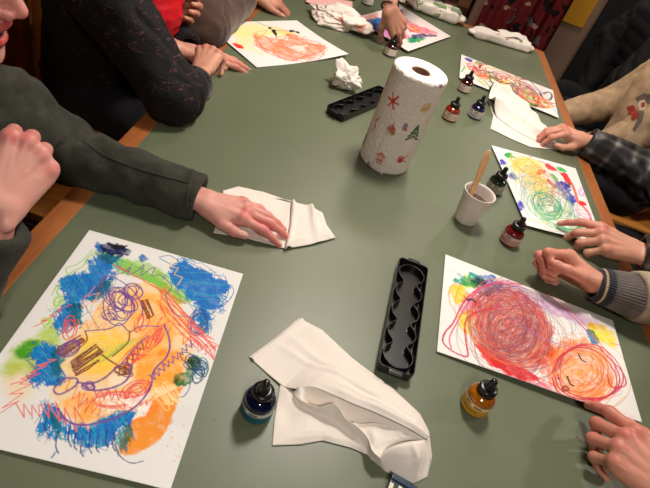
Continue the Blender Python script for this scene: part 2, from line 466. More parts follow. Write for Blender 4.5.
    for x, y, L in ((105, 410, 26), (138, 412, 18), (150, 420, 22), (165, 410, 26), (178, 418, 16), (195, 405, 20), (208, 410, 22), (128, 400, 24), (85, 380, 20)):
        p.line([(x, y-22), (x-3, y+L*0.5-8), (x+2, y+L-8)], DBLUE, 1.2, 0.85)
    p.line([(208, 412), (220, 435), (240, 446), (260, 442)], DBLUE, 1.0)
    p.line([(345, 285), (345, 305), (335, 322), (322, 325)], DBLUE, 1.0)
    p.line([(98, 430), (104, 424)], BLUE, 1.2); p.line([(94, 436), (99, 431)], BLUE, 1.2)
    # red crayon
    p.zig((8, 352), (78, 262), 20, 11, RED, 0.9, 0.9, 0.3, ang=-0.45); p.zig((35, 350), (75, 350), 16, 7, RED, 0.9, 0.9, 0.3, ang=1.2); p.zig((78, 350), (150, 368), 26, 10, (240, 100, 80), 1.2, 0.85, 0.4, ang=1.25)
    p.zig((30, 300), (100, 255), 12, 9, (240, 110, 90), 1.1, 0.8, ang=-0.2)
    p.zig((70, 195), (120, 160), 10, 8, RED, 1.1, 0.85, ang=-0.3); p.loops((128, 196), 8, 14, 0.2, 4, RED, 1.2, 0.85, 0.3)
    p.zig((215, 88), (330, 150), 12, 22, (238, 85, 70), 1.2, 0.85, 0.4, ang=0.5)
    q = [(300, 125), (330, 165), (350, 195), (372, 205), (392, 240), (370, 236), (340, 225), (310, 190), (290, 160)]
    p.hatch(q, 0.85, 5, (235, 70, 60), 1.5, 0.9, 12); p.hatch(q, 0.6, 9, (245, 120, 80), 1.3, 0.8, 8)
    for k in range(6): p.loops((243+k*11, 250-k*9), 6, 24, 0.55, 1.6, (238, 85, 65), 1.6, 0.9, 0.15)
    p.loops((255, 190), 8, 18, 0.4, 4, (238, 95, 75), 1.2, 0.8, 0.3); p.loops((292, 205), 8, 20, 0.3, 4, (238, 95, 75), 1.2, 0.8, 0.3)
    p.loops((205, 330), 38, 14, -0.1, 5, (236, 80, 70), 0.9, 0.85, 0.25); p.loops((250, 312), 22, 12, -0.6, 6, (236, 80, 70), 1.3, 0.8, 0.3)
    p.zig((170, 315), (270, 330), 12, 16, (236, 85, 75), 1.3, 0.85, 0.4); p.zig((140, 330), (185, 350), 16, 8, (240, 110, 80), 1.2, 0.8)
    p.zig((165, 130), (190, 165), 12, 7, (245, 130, 90), 1.1, 0.7); p.zig((140, 190), (200, 200), 8, 9, (245, 130, 70), 1.1, 0.6)
    for _ in range(26): p.dots((318, 395), (14, 34), 1, RED, (0.4, 1.0))
    # yellow and white crayon
    for k in range(5): p.loops((290+k*6, 325-k*3), 5, 22, -0.6, 1.5, (248, 230, 160), 1.0, 0.6, 0.2)
    p.loops((270, 200), 30, 36, 0.2, 4, (250, 200, 90), 1.4, 0.5, 0.3); p.loops((185, 240), 30, 18, -0.4, 5, (240, 220, 70), 1.3, 0.5, 0.3)
    for k in range(9):
        p.line([(215+k*7, 262-k*7), (236+k*6, 240-k*6), (244+k*6, 262-k*7)], (240, 110, 70), 0.9, 0.8)
    for k in range(12):
        p.line([(168+k*7, 262-k*3), (182+k*7, 236-k*2)], (190, 200, 80), 1.0, 0.7); p.line([(240+k*7, 320-k*7), (262+k*6, 300-k*6)], (246, 150, 60), 1.1, 0.6)
    p.loops((285, 215), 18, 34, 0.5, 5, (248, 170, 80), 1.0, 0.6, 0.3); p.loops((180, 345), 30, 12, -0.3, 4, (246, 170, 90), 1.0, 0.6, 0.3); p.zig((150, 150), (205, 190), 14, 9, (244, 150, 90), 0.9, 0.7)
    p.zig((120, 300), (165, 345), 14, 8, (238, 96, 76), 0.9, 0.8); p.zig((215, 345), (268, 330), 12, 8, (238, 96, 76), 0.9, 0.8); p.zig((330, 215), (392, 245), 12, 10, (236, 84, 70), 1.0, 0.85)
    p.zig((310, 75), (330, 118), 8, 6, (246, 200, 60), 1.2, 0.7); p.blob([(228, 330), (250, 322), (272, 318), (262, 332), (240, 344)], (252, 244, 236), 0.8, 3, 1.5, 0.3, 'over')
    # brown eyes and nose
    p.hatch([(255, 150), (270, 147), (282, 172), (268, 182)], 1.1, 2.6, BROWN, 1.9, 0.95, 1.5)
    p.hatch([(108, 232), (145, 214), (154, 228), (120, 252), (106, 246)], -0.5, 2.6, BROWN, 1.9, 0.95, 2); p.hatch([(130, 262), (175, 232), (188, 246), (140, 286)], -0.6, 2.6, BROWN, 2.0, 0.95, 2)
    p.loops((130, 235), 18, 11, -0.6, 5, PURP, 1.1, 0.7, 0.2)
    p.line([(186, 248), (200, 258), (216, 268), (230, 282), (226, 268), (240, 266), (235, 280), (215, 285)], BROWN, 1.8); p.loops((222, 276), 12, 7, 0.3, 4, BROWN, 1.2, 0.85, 0.3)
    p.zig((225, 268), (262, 228), 6, 9, BROWN, 1.2, 0.8)
    # purple drawing lines
    p.loops((224, 150), 24, 14, 0.6, 6, PURP, 1.4, 0.9, 0.4); p.loops((216, 160), 14, 22, 0.1, 5, PURP, 1.4, 0.9, 0.4); p.loops((240, 132), 12, 10, 0.1, 4, PURP, 1.3, 0.9, 0.4); p.loops((200, 175), 12, 9, 0.1, 3, PURP, 1.2, 0.9, 0.3)
    p.line([(185, 125), (192, 108), (225, 98), (238, 88), (232, 102), (250, 95), (262, 84), (256, 104), (272, 92), (282, 90), (276, 104), (290, 102), (306, 114), (312, 124), (300, 140)], PURP, 1.3)
    p.line([(155, 205), (200, 200), (218, 190), (236, 205), (256, 195), (290, 195)], PURP, 1.5); p.line([(155, 205), (158, 222), (140, 240)], BROWN, 1.4); p.line([(236, 205), (232, 225), (205, 250)], BROWN, 1.6)
    p.line([(298, 192), (306, 210), (309, 232), (302, 252), (288, 266), (278, 280), (276, 298), (266, 320), (246, 342), (216, 360), (180, 372), (144, 376), (120, 366), (106, 346)], PURP, 2.2, 0.95)
    p.line([(106, 300), (98, 312), (108, 320), (130, 310), (142, 298), (136, 290), (116, 292), (106, 300)], PURP, 2.0); p.line([(140, 298), (165, 300), (190, 290), (215, 268), (232, 262), (238, 278), (225, 298), (195, 310), (165, 312), (150, 302)], PURP, 2.2, 0.95)
    p.loops((160, 305), 12, 7, 0, 3, PURP, 1.4, 0.9, 0.3)
    p.zig((275, 290), (350, 225), 7, 19, PURP, 1.4, 0.9, 0.3, ang=1.0); p.line([(300, 140), (318, 172), (350, 178)], PURP, 1.2); p.line([(270, 212), (252, 228), (236, 245), (222, 262)], PURP, 1.6)
    p.line([(180, 200), (150, 150), (158, 140)], (150, 100, 150), 0.9, 0.6)
def paint_tangle(p):
    p.frame(430, 240, 220/433); p.wf = 1.3; p.af = 1.1
    p.blob([(75, 75), (40, 60), (60, 75), (45, 82), (80, 95), (95, 92), (115, 85), (95, 72), (82, 66)], (20, 165, 150), 0.95, 4, 1.5, 0.6); p.blob([(72, 70), (95, 85), (88, 100), (66, 92)], (190, 220, 60), 0.8, 3, 2, 0.5); p.blob([(85, 82), (120, 72), (135, 78), (112, 92)], (30, 110, 200), 0.85, 3, 2, 0.5); p.blob([(88, 86), (108, 80), (108, 94), (90, 100)], (20, 150, 70), 0.85, 3, 2, 0.5)
    p.blob([(42, 92), (66, 92), (78, 110), (62, 130), (46, 122)], (250, 205, 50), 0.9, 3, 2, 0.5); p.blob([(60, 150), (88, 138), (92, 170), (78, 190), (62, 176)], (250, 215, 60), 0.85, 4, 3, 0.5)
    p.blob([(92, 92), (130, 80), (152, 92), (140, 108), (105, 116)], (120, 105, 150), 0.9, 4, 2, 0.6); p.blob([(70, 115), (100, 100), (108, 130), (80, 150), (60, 140)], (235, 130, 160), 0.7, 4, 4, 0.5)
    p.blob([(150, 80), (240, 120), (330, 160), (345, 175), (300, 170), (220, 140), (150, 105)], (200, 150, 200), 0.6, 6, 6, 0.6)
    p.blob([(315, 165), (350, 175), (370, 205), (362, 215), (325, 195)], (250, 225, 60), 0.9, 4, 3, 0.5); p.blob([(312, 180), (324, 182), (336, 204), (322, 208)], (0, 150, 210), 0.95, 2, 1.2, 0.3)
    p.blob([(95, 110), (150, 95), (215, 125), (245, 175), (250, 230), (205, 270), (150, 262), (105, 215), (88, 160)], (214, 92, 84), 0.75, 8, 6, 0.6)
    p.blob([(255, 210), (310, 195), (350, 230), (362, 290), (335, 325), (290, 320), (250, 290), (240, 250)], (247, 160, 80), 0.75, 7, 6, 0.6)
    p.blob([(95, 210), (125, 222), (165, 245), (215, 270), (212, 288), (170, 275), (120, 245)], (235, 40, 50), 0.95, 4, 2, 0.3)
    p.blob([(150, 262), (200, 280), (250, 295), (262, 312), (220, 298), (165, 280)], (225, 130, 160), 0.75, 4, 3, 0.5); p.blob([(270, 318), (330, 330), (345, 345), (290, 332)], (248, 215, 60), 0.8, 3, 3, 0.4); p.blob([(225, 195), (255, 230), (240, 270), (215, 250)], (225, 80, 80), 0.6, 5, 5, 0.5)
    p.loops((160, 172), 52, 56, -0.3, 8, (150, 80, 90), 1.1, 0.6, 0.22); p.loops((152, 165), 42, 42, 0.4, 9, (170, 75, 95), 1.1, 0.65, 0.3); p.loops((182, 188), 55, 54, 0.2, 9, (215, 70, 55), 0.9, 0.8, 0.2)
    p.loops((150, 160), 48, 52, 0.2, 13, (120, 55, 70), 0.9, 0.7, 0.35); p.loops((175, 185), 52, 56, 0.5, 12, (130, 55, 75), 0.9, 0.7, 0.35); p.loops((140, 160), 45, 52, 0.1, 10, (225, 100, 55), 1.2, 0.75, 0.25); p.loops((165, 170), 42, 42, 0.5, 14, (110, 70, 100), 0.9, 0.55, 0.35); p.loops((200, 215), 50, 45, 0.3, 10, (150, 50, 62), 1.0, 0.75, 0.35); p.loops((170, 188), 60, 50, 0.6, 5, (240, 150, 70), 1.1, 0.6, 0.25)
    for c_, k_ in (((150, 70, 66), 0.5), ((112, 56, 74), 0.15), ((190, 78, 62), 0.8), ((130, 78, 84), 0.35)): p.loops((156, 170), 50, 46, k_, 7, c_, 0.75, 0.75, 0.45); p.loops((182, 192), 50, 46, k_+0.3, 4, c_, 0.7, 0.7, 0.45)
    p.loops((300, 262), 48, 48, 0.3, 9, (238, 120, 40), 1.2, 0.75, 0.2); p.loops((305, 270), 42, 42, 0.3, 8, (215, 80, 70), 1.0, 0.7, 0.3); p.loops((300, 250), 60, 45, 0.6, 6, (200, 110, 60), 1.0, 0.6, 0.3); p.loops((240, 160), 70, 26, 0.5, 6, (150, 100, 160), 1.0, 0.55, 0.3)
    M = (198, 25, 70)
    p.line([(128, 92), (100, 100), (70, 125), (48, 165), (30, 185), (26, 205), (50, 225), (78, 234), (76, 210), (72, 172), (84, 152), (110, 142), (140, 138)], M, 2.8, 0.95); p.line([(150, 85), (115, 92), (84, 120), (56, 165), (40, 195), (44, 218)], (220, 60, 110), 2.2, 0.9)
    p.line([(38, 100), (40, 125), (56, 150), (75, 180), (95, 205), (105, 215), (88, 200)], (246, 150, 50), 1.6, 0.9); p.line([(62, 85), (44, 92), (36, 110)], (246, 160, 60), 1.6)
    for dx, dy, rr in ((0, 0, 1), (6, -3, 1.07), (-5, 4, 0.95)):
        p.line([(255+dx, 262+dy), (268+dx, 232+dy), (300+dx, 212+dy), (335+dx, 218+dy), (362+dx, 245+dy), (374+dx, 275+dy), (366+dx, 300+dy), (340+dx, 316+dy), (300+dx, 318+dy), (265+dx, 300+dy), (254+dx, 272+dy)], M, 2.4, 0.9)
    p.line([(140, 90), (200, 95), (260, 130), (310, 180), (345, 225), (378, 262), (384, 288), (360, 292), (352, 270)], M, 2.4, 0.9); p.line([(150, 84), (230, 104), (290, 150), (340, 210), (360, 240), (370, 270)], (220, 50, 80), 1.7, 0.9)
    p.line([(96, 150), (130, 210), (190, 262), (250, 290), (300, 322), (335, 322), (360, 305)], (215, 50, 70), 1.7, 0.9); p.line([(90, 130), (86, 180), (115, 225), (160, 250), (215, 280), (245, 300)], (225, 60, 60), 1.6, 0.85)
    p.line([(355, 205), (372, 208), (380, 205)], (235, 100, 160), 1.6); p.line([(385, 310), (365, 330), (355, 345), (375, 340), (400, 350)], (240, 170, 80), 1.2, 0.7); p.line([(340, 340), (372, 300), (380, 300)], (235, 110, 110), 1.2, 0.7)
    for c, s, n in (((160, 150), (30, 30), 26), ((210, 175), (18, 18), 14), ((320, 258), (14, 16), 12)): p.dots(c, s, n, (40, 22, 30), (0.5, 1.3))
    p.line([(78, 122), (86, 120), (94, 126)], (20, 15, 25), 3.2, 1, 0); p.line([(72, 117), (80, 122)], (20, 15, 25), 2.0, 1, 0); p.line([(298, 228), (304, 240), (312, 244)], (25, 15, 25), 2.6, 1, 0); p.line([(278, 274), (284, 288), (290, 292)], (25, 15, 25), 2.8, 1, 0); p.dots((262, 278), (2, 2), 5, (25, 15, 25), (0.8, 1.6)); p.loops((275, 298), 5, 4, 0, 3, (150, 30, 40), 1.4, 0.9)
def paint_garden(p):
    p.frame(485, 140, 125/508); p.wf = 1.75; p.af = 1.1
    p.blob([(110, 90), (170, 75), (225, 95), (235, 130), (190, 160), (140, 150), (110, 125)], (248, 225, 130), 0.8, 6, 5, 0.5); p.blob([(200, 160), (250, 190), (280, 240), (230, 260), (195, 215)], (245, 225, 120), 0.7, 6, 6, 0.5)
    for q in ([(104, 165), (120, 158), (138, 178), (128, 190), (108, 180)], [(62, 102), (84, 100), (88, 118), (70, 122)], [(132, 280), (150, 272), (164, 290), (146, 298)]): p.blob(q, (75, 65, 190), 0.95, 4, 3, 0.5)
    p.blob([(95, 190), (110, 240), (150, 290), (130, 300), (100, 250)], (200, 195, 235), 0.6, 5, 8, 0.5); p.blob([(290, 200), (320, 188), (348, 205), (350, 232), (375, 260), (368, 290), (340, 270), (315, 235)], (60, 60, 180), 0.95, 5, 3, 0.6); p.hatch([(292, 196), (340, 190), (352, 226), (305, 222)], 0.3, 7, (40, 40, 150), 2.0, 0.8, 5)
    p.blob([(80, 62), (100, 58), (112, 76), (128, 80), (100, 86), (84, 80)], (30, 170, 80), 0.98, 3, 1.2, 0.3); p.blob([(288, 118), (305, 115), (332, 138), (322, 144), (300, 135)], (50, 180, 80), 0.9, 3, 1.5, 0.4); p.blob([(265, 158), (282, 158), (300, 180), (288, 186)], (60, 175, 90), 0.8, 3, 1.5, 0.4)
    R2 = (232, 40, 45)
    for q in ([(240, 105), (252, 100), (288, 130), (278, 138), (252, 126)], [(218, 140), (240, 132), (250, 146), (225, 160), (212, 156)], [(308, 148), (326, 144), (352, 190), (345, 205), (325, 175)], [(255, 186), (265, 182), (292, 212), (284, 220)], [(384, 276), (402, 272), (418, 288), (400, 292)], [(174, 72), (186, 74), (184, 82)]): p.blob(q, R2, 0.98, 3, 1.2, 0.25)
    p.line([(330, 150), (358, 200), (374, 240), (384, 275), (402, 292), (426, 320), (434, 350), (428, 372)], R2, 5.0, 0.9); p.line([(215, 90), (250, 105), (300, 140), (330, 165)], R2, 2.6, 0.8); p.line([(425, 370), (440, 412)], R2, 4.2, 0.8); p.line([(380, 280), (385, 320), (420, 340)], (235, 90, 100), 2.0, 0.7)
    Gn = (40, 165, 100)
    p.loops((250, 285), 62, 40, 0.5, 7, Gn, 1.3, 0.9, 0.18); p.loops((262, 292), 40, 26, 0.4, 7, (30, 150, 110), 1.4, 0.9, 0.2); p.loops((300, 330), 80, 32, 0.4, 4, (50, 175, 90), 1.4, 0.85, 0.15); p.loops((345, 362), 42, 12, 0.15, 5, Gn, 1.6, 0.9, 0.25); p.loops((170, 160), 40, 30, 0.5, 4, (120, 195, 90), 1.1, 0.7, 0.25)
    p.loops((220, 230), 60, 40, 0.9, 5, (225, 200, 70), 1.2, 0.8, 0.25); p.loops((160, 115), 42, 28, 0.4, 6, (228, 195, 80), 1.3, 0.8, 0.25); p.loops((210, 190), 46, 36, 0.7, 5, (215, 190, 80), 1.2, 0.75, 0.3); p.loops((290, 270), 80, 50, 0.7, 4, (170, 205, 90), 1.1, 0.7, 0.2)
    p.loops((320, 290), 60, 30, 0.8, 4, (120, 90, 160), 1.0, 0.65, 0.25); p.loops((200, 250), 50, 34, 0.8, 4, (110, 130, 175), 1.0, 0.6, 0.25); p.loops((255, 220), 70, 46, 0.9, 4, (110, 110, 110), 0.8, 0.5, 0.3); p.loops((400, 232), 11, 16, 0.2, 3, (225, 170, 225), 1.6, 0.85, 0.15); p.loops((400, 330), 22, 12, 0.2, 3, (210, 170, 220), 1.6, 0.8, 0.3); p.loops((180, 120), 60, 30, 0.6, 3, (235, 120, 90), 1.0, 0.7, 0.2)
    p.loops((240, 250), 90, 60, 0.75, 7, (150, 190, 110), 0.9, 0.75, 0.3); p.loops((270, 290), 75, 48, 0.6, 6, (60, 150, 130), 0.9, 0.8, 0.3); p.loops((180, 150), 60, 45, 0.7, 7, (230, 190, 60), 1.0, 0.8, 0.35); p.loops((225, 215), 66, 40, 0.9, 6, (150, 110, 150), 0.8, 0.7, 0.35); p.loops((250, 180), 80, 36, 0.8, 5, (225, 120, 90), 0.8, 0.6, 0.35)
    p.line([(75, 115), (80, 140), (110, 165), (130, 180)], (110, 190, 190), 1.2, 0.6); p.line([(100, 215), (120, 260), (170, 310), (180, 330)], (110, 180, 190), 1.0, 0.6); p.line([(145, 322), (200, 338), (260, 352)], (235, 205, 80), 1.6, 0.8); p.line([(190, 100), (230, 130), (260, 170), (250, 200)], (225, 90, 70), 1.2, 0.75)
def paint_stripes(p):
    p.frame(450, 45, 120/650); p.wf = 2.5; p.af = 1.4
    p.blob([(80, 80), (200, 100), (400, 170), (530, 250), (560, 340), (480, 340), (300, 260), (130, 210), (70, 150)], (245, 200, 195), 0.45, 9, 12, 0.6); p.blob([(240, 190), (350, 250), (440, 330), (400, 350), (270, 260)], (240, 130, 80), 0.85, 7, 6, 0.5); p.blob([(400, 215), (440, 235), (450, 250), (410, 240)], (225, 60, 110), 0.9, 5, 4, 0.4); p.blob([(420, 240), (470, 260), (470, 280), (430, 262)], (170, 195, 225), 0.9, 5, 4, 0.4)
    p.blob([(80, 72), (120, 82), (112, 96), (86, 88)], (70, 50, 165), 0.95, 3, 2, 0.4); p.blob([(125, 105), (145, 92), (172, 102), (140, 112)], (40, 120, 50), 0.95, 3, 2, 0.4); p.blob([(420, 322), (470, 318), (460, 338), (425, 335)], (35, 150, 60), 0.95, 4, 2, 0.4); p.blob([(495, 310), (525, 312), (520, 325), (495, 320)], (40, 160, 60), 0.95, 3, 2, 0.4); p.blob([(465, 320), (530, 345), (505, 350), (450, 335)], (190, 95, 40), 0.9, 4, 3, 0.4); p.blob([(250, 225), (300, 232), (290, 250), (250, 240)], (235, 60, 100), 0.9, 4, 3, 0.4)
    p.line([(150, 128), (170, 108), (220, 110), (300, 130), (360, 180), (400, 188), (470, 210)], (150, 20, 45), 3.0, 0.9); p.line([(170, 140), (230, 160), (300, 190), (330, 205)], (205, 30, 40), 2.6, 0.9); p.line([(130, 130), (160, 165), (230, 190), (290, 210), (350, 215)], (80, 25, 40), 2.2, 0.9); p.line([(150, 110), (175, 100), (260, 115), (320, 145)], (40, 40, 60), 1.6, 0.85)
    p.line([(500, 265), (535, 258), (550, 280), (535, 300), (500, 290), (480, 262)], (30, 40, 75), 2.4, 0.9); p.line([(380, 180), (430, 200), (470, 240), (510, 270)], (60, 40, 80), 1.6, 0.8)
    p.loops((330, 210), 55, 26, 0.5, 5, (205, 90, 50), 1.4, 0.85, 0.25); p.loops((400, 260), 70, 30, 0.5, 5, (120, 180, 80), 1.2, 0.75, 0.3); p.loops((440, 290), 60, 30, 0.4, 5, (235, 100, 50), 1.4, 0.8, 0.3); p.loops((160, 150), 50, 24, 0.5, 4, (200, 60, 60), 1.2, 0.8, 0.3); p.loops((300, 190), 120, 26, 0.42, 5, (130, 95, 110), 1.1, 0.7, 0.25); p.loops((250, 170), 90, 40, 0.4, 4, (250, 220, 150), 1.4, 0.6, 0.3)
    p.line([(60, 150), (75, 125), (70, 115)], (90, 190, 80), 1.8); p.line([(80, 105), (120, 120), (150, 160)], (235, 80, 70), 1.8); p.line([(85, 130), (130, 160), (180, 220)], (245, 215, 80), 2.0); p.line([(130, 165), (180, 200), (215, 240)], (50, 140, 60), 2.0); p.line([(140, 190), (190, 230)], (110, 170, 70), 2.0); p.line([(130, 220), (190, 240)], (250, 190, 60), 2.0); p.line([(320, 200), (360, 240), (430, 330)], (60, 150, 60), 1.8); p.line([(440, 300), (500, 330), (530, 345)], (40, 120, 50), 1.8)
    for k, c in enumerate(((215, 60, 50), (235, 130, 50), (60, 140, 60), (150, 30, 60), (240, 200, 70), (90, 60, 110), (225, 90, 110), (120, 170, 60), (190, 50, 50), (240, 150, 60))):
        x, y = 95+k*40, 120+k*18
        p.line([(x, y), (x+45, y+12-6*(k % 3)), (x+95, y+48), (x+150, y+58+8*(k % 2)), (x+190, y+92)], c, 2.2, 0.85); p.loops((x+50, y+35), 26, 12, 0.5+0.2*(k % 3), 3, c, 1.3, 0.8, 0.3)
    for a in ([(150, 140), (220, 150), (300, 175), (380, 215), (450, 245)], [(200, 200), (260, 215), (330, 245), (400, 300), (440, 330)], [(120, 110), (150, 150), (210, 180), (270, 190)], [(350, 190), (420, 215), (480, 255), (500, 290)]): p.line(a, (58, 24, 44), 1.5, 0.85)
    for k in range(7): p.line([(528+k*7, 300+k*13), (545+k*6, 312+k*12)], (90, 90, 160), 1.1, 0.8)
def paint_brushes(p):
    p.frame(220, 0, 100/650); p.wf = 1.5; p.af = 1.2
    p.blob([(40, 205), (120, 170), (230, 165), (330, 180), (420, 200), (440, 235), (330, 250), (240, 260), (200, 310), (250, 350), (170, 330), (90, 250)], (248, 235, 160), 0.85, 10, 14, 0.6); p.blob([(340, 175), (460, 210), (530, 240), (430, 230), (350, 200)], (246, 215, 150), 0.8, 6, 8, 0.5)
    q = [(222, 240), (330, 250), (420, 270), (440, 230), (540, 250), (620, 290), (660, 300), (680, 330), (640, 370), (560, 390), (440, 390), (340, 350), (250, 310)]
    p.blob(q, (249, 152, 112), 0.75, 9, 6, 0.7)
    OR = (243, 112, 74)
    p.line([(222, 240), (245, 280), (280, 320), (350, 350), (420, 390), (500, 400)], OR, 3.0, 0.85)
    for a in ([(300, 250), (360, 300), (420, 310), (500, 350), (600, 365)], [(430, 232), (500, 260), (590, 290), (660, 300)], [(440, 225), (470, 250), (560, 262), (650, 285)], [(240, 305), (300, 345), (380, 375), (450, 395)], [(330, 255), (430, 275), (500, 320), (520, 350), (580, 300), (660, 310)], [(470, 395), (560, 370), (640, 350), (690, 320)]): p.line(a, OR, 3.4, 0.7, 0.6)
    p.hatch(q, 0.35, 26, OR, 2.2, 0.55, 14, 0.6); p.hatch(q, -0.3, 36, (246, 136, 104), 2.0, 0.5, 14, 0.6)
    p.blob([(480, 310), (560, 300), (530, 345), (500, 345)], (245, 235, 220), 0.7, 5, 3, 0.3, 'over')
    K = (30, 22, 25)
    p.line([(232, 150), (270, 165), (320, 186)], (70, 40, 50), 1.3, 0.9, 0.1); p.blob([(312, 184), (332, 182), (338, 194), (318, 196)], K, 1, 2, 1, 0, 'over'); p.blob([(328, 200), (350, 200), (362, 215), (372, 235), (355, 238), (340, 222)], K, 1, 3, 1, 0, 'over'); p.line([(335, 205), (400, 206), (460, 204)], K, 1.4, 0.9, 0.1); p.blob([(450, 200), (475, 198), (482, 208), (458, 212)], K, 1, 2, 1, 0, 'over'); p.blob([(495, 208), (518, 208), (515, 220), (498, 218)], K, 1, 2, 1, 0, 'over'); p.line([(480, 205), (515, 213)], K, 1.2); p.line([(362, 235), (368, 252)], (150, 80, 60), 2.0, 0.8)
    p.blob([(85, 300), (105, 296), (150, 318), (140, 326), (95, 315)], (235, 45, 45), 1, 3, 1.5, 0.2)
    p.line([(430, 235), (440, 225), (500, 240)], OR, 2.5, 0.8)
def paint_bird(p):
    p.frame(355, 0, 100/650)
    p.blob([(10, 125), (60, 108), (140, 95), (130, 130), (70, 150), (40, 150)], (240, 180, 175), 0.9, 4, 4, 0.3); p.blob([(90, 165), (150, 160), (180, 215), (175, 245), (130, 215)], (235, 150, 170), 0.7, 4, 5, 0.5)
    p.blob([(70, 140), (110, 128), (150, 122), (182, 130), (186, 160), (160, 200), (100, 195), (80, 170)], (30, 110, 190), 0.98, 7, 3, 0.5); p.blob([(85, 165), (130, 170), (180, 205), (150, 212), (100, 200)], (25, 70, 140), 0.9, 5, 4, 0.4)
    p.blob([(160, 170), (240, 190), (300, 230), (290, 270), (220, 260), (170, 220)], (200, 120, 190), 0.9, 7, 5, 0.5); p.blob([(265, 75), (300, 72), (305, 98), (275, 102)], (70, 75, 190), 0.98, 3, 2, 0.3)
    p.blob([(300, 105), (360, 150), (440, 185), (520, 215), (522, 235), (440, 225), (380, 215), (330, 160)], (238, 130, 150), 0.85, 5, 4, 0.4); p.line([(310, 115), (370, 165), (450, 195), (525, 218)], (225, 70, 95), 2.4, 0.8); p.blob([(340, 168), (380, 182), (415, 205), (400, 215), (370, 195)], (248, 225, 70), 0.98, 4, 2.5, 0.3); p.blob([(330, 180), (370, 200), (385, 218), (350, 210)], (235, 70, 60), 0.9, 4, 3, 0.3)
    p.blob([(360, 240), (420, 228), (470, 230), (525, 232), (522, 244), (470, 245), (430, 255), (380, 258)], (90, 70, 130), 0.9, 4, 2.5, 0.4); p.blob([(345, 255), (400, 250), (455, 258), (430, 272), (370, 285), (345, 278)], (20, 160, 110), 0.98, 4, 3, 0.4); p.blob([(400, 270), (430, 265), (410, 285)], (190, 220, 60), 0.9, 3, 2, 0.3); p.blob([(285, 190), (330, 220), (350, 250), (320, 260), (290, 230)], (225, 110, 160), 0.8, 6, 4, 0.5); p.line([(180, 250), (205, 268), (240, 275)], (220, 50, 110), 2.5, 0.9)
def rect_fit(x, y, th, longfirst):
    L, S = 0.55994*CH, 0.55994*CH/math.sqrt(2)
    a, b = (L, S) if longfirst else (S, L)
    e1 = np.array([math.cos(th), math.sin(th)]); e2 = np.array([math.sin(th), -math.cos(th)]); o = np.array([x, y])*CH
    return [np.array([*q, TZ]) for q in (o, o+a*e1, o+a*e1+b*e2, o+b*e2)]
def curl_edge(amp_near, amp_far=0.0, wave=0.0015):
    return lambda U, V: amp_near*V**4+amp_far*(1-V)**5+wave*(np.sin(U*5+1)*np.sin(V*4))+wave
K = rect_fit(-0.56136, 0.89954, 0.12430, False)
sheet('painted_sheet', K, [pix(c) for c in K], (330, 466), paint_face, 'large white sheet with an orange and yellow face ringed by blue patches', curl=curl_edge(0.002, 0.001), seed=11)
px = [(445, 255), (612, 321), (641, 423), (436.5, 353)]
sheet('painted_sheet', [P(445, 255, .001), P(612, 321, .001), P(641, 423, .013), P(436.5, 352, .002)], px, (380, 270), paint_tangle, 'white sheet with a dense red and orange scribble tangle beside the yellow ink bottle', curl=lambda U, V: 0.0008+0.0012*np.sin(U*4)**2*V, seed=12)
px = [(491, 146), (575, 169), (604, 247), (526, 226)]
sheet('painted_sheet', [P(u, v, h) for (u, v), h in zip(px, (.002, .002, .006, .006))], px, (270, 300), paint_garden, 'white sheet with green loops, red streaks and a violet blot behind the red ink bottle', curl=curl_edge(0.001), seed=13)
px = [(461, 55), (552.5, 91), (558, 119), (459, 78.5)]
sheet('painted_sheet', [P(u, v, h) for (u, v), h in zip(px, (.003, .002, .003, .005))], px, (280, 200), paint_stripes, 'white sheet filled with dark red, green and orange strokes behind the crumpled napkin', curl=curl_edge(0.002), seed=14)
K = rect_fit(-0.86416, 2.31109, 0.98192, True)
sheet('painted_sheet', K, [pix(c) for c in K], (280, 200), paint_brushes, 'white sheet with pale yellow wash, orange brush strokes and black blots', curl=lambda U, V: 0.002+0.010*(U*V)**3+0.002*np.sin(U*4+V*3), seed=15)
px = [(354, 18.5), (400, 6), (450.4, 37), (408, 52)]
sheet('painted_sheet', [P(u, v, h) for (u, v), h in zip(px, (.008, .004, .004, .01))], px, (240, 240), paint_bird, 'white sheet with a blue, pink and green watercolour at the far end of the table', curl=lambda U, V: 0.002+0.0*U, seed=16, paper=(238, 224, 220))
# ---------------------------------------------------------------- table
m = Mat('green_laminate', 0.38, 0.5, (96, 100, 76))
f = m.noise(5, 4); m.base(m.ramp(f, [(0.3, (95, 103, 79)), (0.7, (100, 107, 83))]))
r = m.n('ShaderNodeMapRange'); r.inputs['To Min'].default_value = 0.38; r.inputs['To Max'].default_value = 0.44
m.l(m.noise(9, 5), r.inputs['Value']); m.l(r.outputs[0], m.b.inputs['Roughness'])
m.bump(m.noise(700, 2), 0.05, 0.0003); GREEN = m.m
WOOD = wood_mat('oak_edging', (140, 78, 38), (166, 100, 54), 16, 0.38)
WOOD2 = wood_mat('light_wood', (170, 105, 40), (196, 128, 56), 10, 0.45)
TD = unit([-0.0664, 1.0])                      # the table's long direction
TN = np.array([TD[1], -TD[0]])
lft = np.array([-0.602, 0.634])*CH; rgt = np.array([0.9500, 2.584])*CH
def along(p, y): return p+TD*(y-p[1])/TD[1]
FARL = P(403, 4)[:2]; FARR = P(537.5, 52)[:2]
fd = unit(FARR-FARL)
def meet(p, d, q, e):
    A = np.array([[d[0], -e[0]], [d[1], -e[1]]]); t = np.linalg.solve(A, q-p); return p+d*t[0]
c_fl = meet(lft, TD, FARL, fd); c_fr = meet(rgt, TD, FARL, fd); NEAR = -0.28
inner = [along(lft, NEAR), along(rgt, NEAR), c_fr, c_fl]
EW = 0.040
